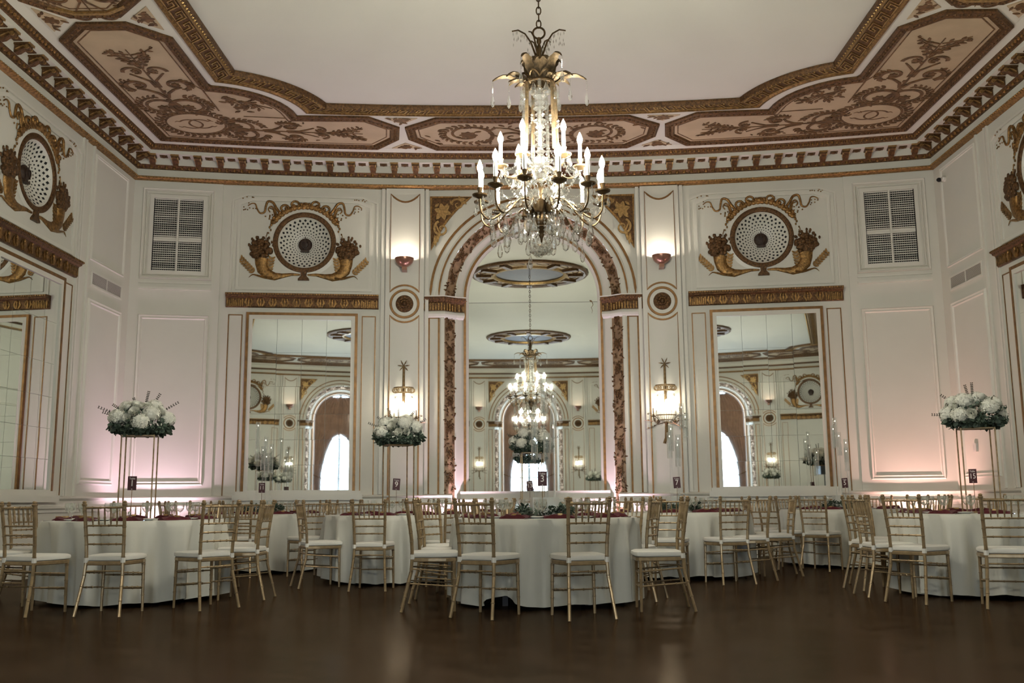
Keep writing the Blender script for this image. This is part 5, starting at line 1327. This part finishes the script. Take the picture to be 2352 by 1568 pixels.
# ---------------------------------------------------------------- flower arrangements on gold stands
def stand(x, y, rz, label, h=.82, w=.155):
    t = thing('flower_stand', label, 'flower stand', T(x, y, TOPZ, rz), 'tall gold flower stands')
    for sx in (-1, 1):
        for sy in (-1, 1): mb = MB(); mb.box(sx*w - .006, sx*w + .006, sy*w*.7 - .006, sy*w*.7 + .006, 0, h); mb.build('leg', M['brass'], t)
    for nm, z in (('base_frame', 0), ('top_frame', h)):
        mb = MB()
        for s_ in (-1, 1): mb.box(-w - .006, w + .006, s_*w*.7 - .006, s_*w*.7 + .006, z, z + .012); mb.box(s_*w - .006, s_*w + .006, -w*.7, w*.7, z, z + .012)
        if z: mb.box(-w, w, -w*.7, w*.7, z + .005, z + .008)
        mb.build(nm, M['brass'], t)
    return t
def leafquad(mb, p, d, n_, l, w_):
    d = d.normalized(); s_ = d.cross(n_).normalized(); up = s_.cross(d)
    pts = [p, p + d*l*.35 + s_*w_*.5 + up*.004, p + d*l*.75 + s_*w_*.42, p + d*l, p + d*l*.75 - s_*w_*.42, p + d*l*.35 - s_*w_*.5 + up*.004]
    mb.add(pts, [(0, 1, 2, 3), (0, 3, 4, 5)])
def arrangement(x, y, z, rz, label, seed):
    t = thing('flower_arrangement', label, 'flowers', T(x, y, z, rz), 'white flower arrangements'); r = random.Random(seed)
    def dirv(lo, hi):
        a = r.uniform(0, 2*PI); q = r.uniform(lo, hi); return Vector((cos(a)*sqrt(1-q*q), sin(a)*sqrt(1-q*q), q))
    pos = []
    def place(rad):
        for _ in range(60):
            d = dirv(-.05, .95); p = Vector((d.x*.255, d.y*.235, .12 + d.z*.185))
            if all((p - q).length > (rad + s_)*.72 for q, s_ in pos): pos.append((p, rad)); return p, d
        pos.append((p, rad)); return p, d
    for k in range(9):                                   # hydrangea heads
        p, d = place(.09); mb = MB(); mb.ell(p, .078, .078, .07, 10, 7)
        for i in range(150):
            v = dirv(-.7, 1); c = p + Vector((v.x*.084, v.y*.084, v.z*.075)); s1 = v.orthogonal().normalized(); s2 = v.cross(s1); a = r.uniform(0, 6); 
            for q in range(4):
                e = s1*cos(a + q*PI/2) + s2*sin(a + q*PI/2); g = s1*cos(a + q*PI/2 + .8) + s2*sin(a + q*PI/2 + .8); mb.add([c, c + e*.014 + v*.003, c + (e + g)*.012 + v*.005, c + g*.014 + v*.003], [(0, 1, 2, 3)])
        mb.build('hydrangea_head', M['petal'], t, smooth=False)
    for k in range(12):                                  # roses
        p, d = place(.05); q = d.to_track_quat('Z', 'Y').to_matrix().to_4x4(); rad = .042 + .014*r.random(); mb = MB()
        for i, (s_, zz) in enumerate(((1.0, 0), (.82, .008), (.6, .014), (.36, .018))):
            rows = []
            for j in range(4):
                u = j/3; rr = rad*s_*(.35 + .75*sin(u*1.35)); rows.append([q @ Vector((rr*cos(2*PI*m_/10)*(1 + .10*sin(m_*2.5 + i)), rr*sin(2*PI*m_/10)*(1 + .10*sin(m_*2.5 + i)), zz + rad*(.9*u - .2) + .004*sin(m_*3.1 + i*2))) + p for m_ in range(10)])
            mb.grid(rows, closed_u=True)
        mb.build('rose', M['petal'], t, smooth=True, angle=70)
    for nm, m_, n_, lo, hi, sz in (('eucalyptus_leaves', 'leaf', 560, -.6, .80, (.036, .030)), ('fine_greenery', 'leaf2', 420, -.5, .95, (.030, .011)), ('dark_foliage', 'leaf', 300, -.7, .05, (.05, .044)), ('small_blossoms', 'petal', 150, -.45, .35, (.022, .017))):
        mb = MB()
        for k in range(n_):
            d = dirv(lo, hi); q = .88 + .28*r.random(); p = Vector((d.x*.262*q, d.y*.235*q, .10 + d.z*(.19 if d.z > 0 else .10)*q)); dd = d + Vector((r.uniform(-.9, .9), r.uniform(-.9, .9), r.uniform(-1.0, .4))); leafquad(mb, p*.97, dd, d, sz[0]*r.uniform(.7, 1.3), sz[1]*r.uniform(.7, 1.2))
        o = mb.build(nm, M[m_], t); o['kind'] = 'stuff'
    for a, e, l in ((.1, .35, .24), (2.9, .5, .22), (1.3, 1.25, .20), (2.0, 1.1, .20), (-2.6, .15, .22), (-.5, .8, .18), (PI, .2, .26)):
        a += r.uniform(-.3, .3); e += r.uniform(-.15, .2); l *= r.uniform(.7, 1.1); mb = MB(); d = Vector((cos(a)*cos(e), sin(a)*.4*cos(e), sin(e))); p0 = Vector((0, 0, .12)) + d*.16
        mb.tube([p0, p0 + d*l*.6, p0 + d*l + Vector((0, 0, -.01))], [.003, .002, .0012], 4)
        for k in range(8):
            q = .3 + .7*k/7; c = p0 + d*l*q; 
            for s_ in (-1, 1): leafquad(mb, c, d*.6 + Vector((-d.z, 0, d.x))*s_, Vector((0, 1, .2)), .017, .011)
        mb.build('sprig', M['stem'], t)
    mb = MB(); mb.lathe([(.001, 0), (.11, 0), (.13, .05), (.08, .12), (.001, .13)], 14); mb.build('moss_base', M['leaf'], t)
    return t
FL = None
for i, (x, y, rz, lab) in enumerate(((-4.02, 9.85, .18, 'table 1'), (-1.69, 11.95, .5, 'table 9'), (-.06, 14.2, .1, 'table 13'), (4.34, 9.9, -.22, 'the right-hand table'))):
    stand(x, y, rz, f'tall thin-legged gold flower stand on {lab}')
    arrangement(x, y, TOPZ + .832, rz, f'dome of white hydrangeas and roses with eucalyptus on the stand of {lab}', 40 + i)

# ---------------------------------------------------------------- acrylic candle stands
def candelabra(x, y, rz, rods, label):
    t = thing('acrylic_candelabra', label, 'candelabra', T(x, y, TOPZ, rz), 'clear acrylic candle stands')
    mb = MB(); mb.box(-.125, .125, -.10, .10, 0, .185); mb.build('acrylic_base', M['frost'], t)
    for dx, dy, top, hl in rods:
        zt = top - TOPZ; mb = MB(); mb.tube([(dx, dy, .18), (dx, dy, zt - hl)], .009, 8); rd = mb.build('rod', M['acrylic'], t, smooth=True)
        mb = MB(); mb.lathe([(.001, zt - hl), (.030, zt - hl), (.032, zt - hl + .006), (.032, zt), (.029, zt), (.029, zt - hl + .01), (.001, zt - hl + .01)], 16, (dx, dy, 0)); hs_ = mb.build('glass_cylinder', M['acrylic'], rd, smooth=True)
        mb = MB(); mb.tube([(dx, dy, zt - hl + .012), (dx, dy, zt - .07)], .011, 8); mb.build('clear_candle', M['acrylic'], rd)
        mb = MB(); mb.ell((dx, dy, zt - .05), .005, .005, .009, 6, 4); mb.build('flame_light', M['led'], rd)
    return t
M['led'] = mat('candle light', (1, .9, .7), .4, emit=(1, .88, .66), estr=8.0)
def garland(x, y, rz, label, seed):
    t = thing('eucalyptus_garland', label, 'garland', T(x, y, TOPZ, rz), 'eucalyptus garlands round candle stands'); r = random.Random(seed)
    for nm, m_, n_ in (('eucalyptus_leaves', 'leaf', 260), ('pale_leaves', 'leaf2', 120)):
        mb = MB()
        for k in range(n_):
            a = r.uniform(0, 2*PI); q = r.uniform(.75, 1.2); p = Vector((.24*cos(a)*q, .20*sin(a)*q, r.uniform(.006, .10 - .05*abs(q - .95)))); leafquad(mb, p, Vector((r.uniform(-1, 1), r.uniform(-1, 1), r.uniform(-.1, .9))), Vector((0, 0, 1)), .055*r.uniform(.6, 1.2), .036)
        o = mb.build(nm, M[m_], t); o['kind'] = 'stuff'
    mb = MB(); mb.tube([(.24*cos(a), .20*sin(a), .02 + .01*sin(5*a)) for a in [2*PI*k/30 for k in range(31)]], .008, 5); mb.build('vine', M['stem'], t)
ROD3 = [(-.092, -.03, 1.718, .42), (.008, .02, 2.073, .335), (.090, -.05, 1.946, .33), (.02, -.075, 1.55, .30), (.10, .06, 1.66, .3)]
ROD7 = [(-.10, -.03, 1.742, .325), (-.05, .05, 1.839, .33), (-.012, -.07, 1.632, .32), (.09, .02, 2.111, .33), (.115, -.04, 1.985, .31), (.05, .07, 1.72, .3)]
ROD5 = [(-.085, -.03, 1.93, .33), (-.04, .04, 2.047, .42), (-.02, -.06, 1.831, .33), (.09, .03, 1.738, .33), (.07, -.05, 1.615, .33)]
ROD11 = [(-.10, .0, 2.041, .56), (.005, .04, 1.837, .4), (.095, -.03, 1.726, .4), (.04, -.07, 1.60, .33), (-.03, .06, 1.7, .33)]
for x, y, rz, rods, lab in ((.02, 9.37, .12, ROD3, 'table 3'), (1.73, 12.35, .2, ROD7, 'table 7'), (4.30, 14.05, -.1, ROD5, 'table 5'), (-3.82, 13.85, .1, ROD11, 'table 11')):
    candelabra(x, y, rz, rods, f'cluster of clear acrylic candle tubes of uneven height on {lab}')
    garland(x, y, rz, f'eucalyptus garland round the candle stand on {lab}', int(x*10) + 60)

# ---------------------------------------------------------------- table number cards
def textm(s, size, m, par, x, z, y):
    c = bpy.data.curves.new('number', 'FONT'); c.body = s; c.size = size; c.align_x = 'CENTER'; c.align_y = 'CENTER'; c.extrude = .0006
    o_ = bpy.data.objects.new('tmp', c); COL.objects.link(o_); me = bpy.data.meshes.new_from_object(o_.evaluated_get(bpy.context.evaluated_depsgraph_get())); bpy.data.objects.remove(o_); me.materials.clear(); me.materials.append(m); o = bpy.data.objects.new('printed_text', me); COL.objects.link(o); o.parent = par; o.matrix_local = Matrix.Translation((x, y, z)) @ Matrix.Rotation(PI/2, 4, 'X'); return o
def numcard(x, y, num, rz, tilt, label, back_=False):
    t = thing('table_number_card', label, 'table number', T(x, y, TOPZ, rz), 'burgundy table number cards')
    mb = MB(); mb.tube([(0, .006, 0), (0, .006, .30)], .003, 6); mb.lathe([(.001, 0), (.03, 0), (.03, .004), (.001, .005)], 14, (0, .006, 0)); mb.build('holder', M['brass'], t)
    mt = Matrix.Translation((0, 0, .355)) @ Matrix.Rotation(tilt, 4, 'Y'); mb = MB(); mb.box(-.043, .043, 0, .003, -.068, .068); c = mb.build('card', M['card'], t, mtx=mt)
    textm('Table', .026, M['ink'], c, 0, .045, -.001); textm(num, .085 if len(num) == 1 else .072, M['ink'], c, 0, -.002, -.001); textm('o', .022, M['ink'], c, 0, -.056, -.001)
for x, y, n_, rz, tl, lab in ((-4.018, 9.70, '1', .05, .01, 'table 1'), (-1.686, 11.75, '9', .15, .06, 'table 9'), (-.096, 13.99, '13', .1, -.09, 'table 13, behind table 3'), (.0, 9.23, '3', .0, .0, 'table 3'), (1.699, 12.21, '7', -.1, -.06, 'table 7'), (4.29, 13.90, '5', -.75, -.05, 'table 5'), (-3.803, 13.70, '11', .1, .0, 'table 11'), (4.205, 9.74, '15', -1.05, 0, 'the right-hand table, turned nearly edge-on')):
    numcard(x, y, n_, rz, tl, f'burgundy number card with white numeral on {lab}')

# ---------------------------------------------------------------- pink LED uplights on the floor
def ledup(x, y, rz, col, power, label, spot=1.9, tilt=.0, blend=.9):
    t = thing('floor_uplight', label, 'floor uplight', T(x, y, 0, rz), 'pink floor uplights')
    mb = MB(); mb.lathe([(.001, .02), (.07, .02), (.08, .05), (.075, .16), (.06, .165), (.055, .14), (.001, .13)], 16); mb.build('housing', M['speaker'], t, smooth=True)
    mb = MB(); mb.box(-.09, .09, -.03, .03, 0, .02); mb.build('foot', M['speaker'], t)
    l = bpy.data.lights.new('uplight_lamp', 'SPOT'); l.energy = power; l.color = col; l.spot_size = spot; l.spot_blend = blend; l.shadow_soft_size = .05
    o = bpy.data.objects.new('uplight_lamp', l); COL.objects.link(o); o.parent = t; o.matrix_local = Matrix.Translation((0, 0, .18)) @ Matrix.Rotation(PI + tilt, 4, 'X')
PK = (1.0, .66, .86); PK2 = (1.0, .55, .50)
ledup(-5.75, 14.95, .55, PK, 210, 'floor uplight glowing lilac in the left corner behind table 1')
ledup(5.75, 14.95, -.55, PK2, 210, 'floor uplight glowing pink in the right corner behind the right-hand table')
ledup(-1.21, 15.80, 0, PK, 200, 'floor uplight glowing pink at the left foot of the arch')
ledup(1.21, 15.80, 0, PK, 200, 'floor uplight glowing pink at the right foot of the arch')

# ---------------------------------------------------------------- behind the camera, seen only in the mirrors
t = thing('loudspeaker', 'black loudspeaker on a pole, seen only in the right far-wall mirror', 'loudspeaker', T(4.2, -6.2, 0, 2.7))
mb = MB(); mb.box(-.22, .22, -.19, .19, 1.75, 2.45); mb.build('cabinet', M['speaker'], t); mb = MB(); mb.tube([(0, 0, .1), (0, 0, 1.75)], .02, 8); mb.build('pole', M['speaker'], t)
for k in range(3):
    a = 2*PI*k/3; mb = MB(); mb.tube([(0, 0, .7), (.4*cos(a), .4*sin(a), .02)], .012, 6); mb.build('leg', M['speaker'], t)
for i, (x, y, nm) in enumerate(((-2.6, -5.2, 'window side, seen in the left mirror'), (2.4, -4.6, 'seen in the arched mirror'), (-3.4, -1.0, 'near the left wall, seen in a mirror'))):
    lab = 'table ' + nm; make_table(x, y, lab, 30 + i); stand(x, y, .2, f'gold flower stand on {lab}'); arrangement(x, y, TOPZ + .832, .3*i, f'white flower arrangement on {lab}', 70 + i)
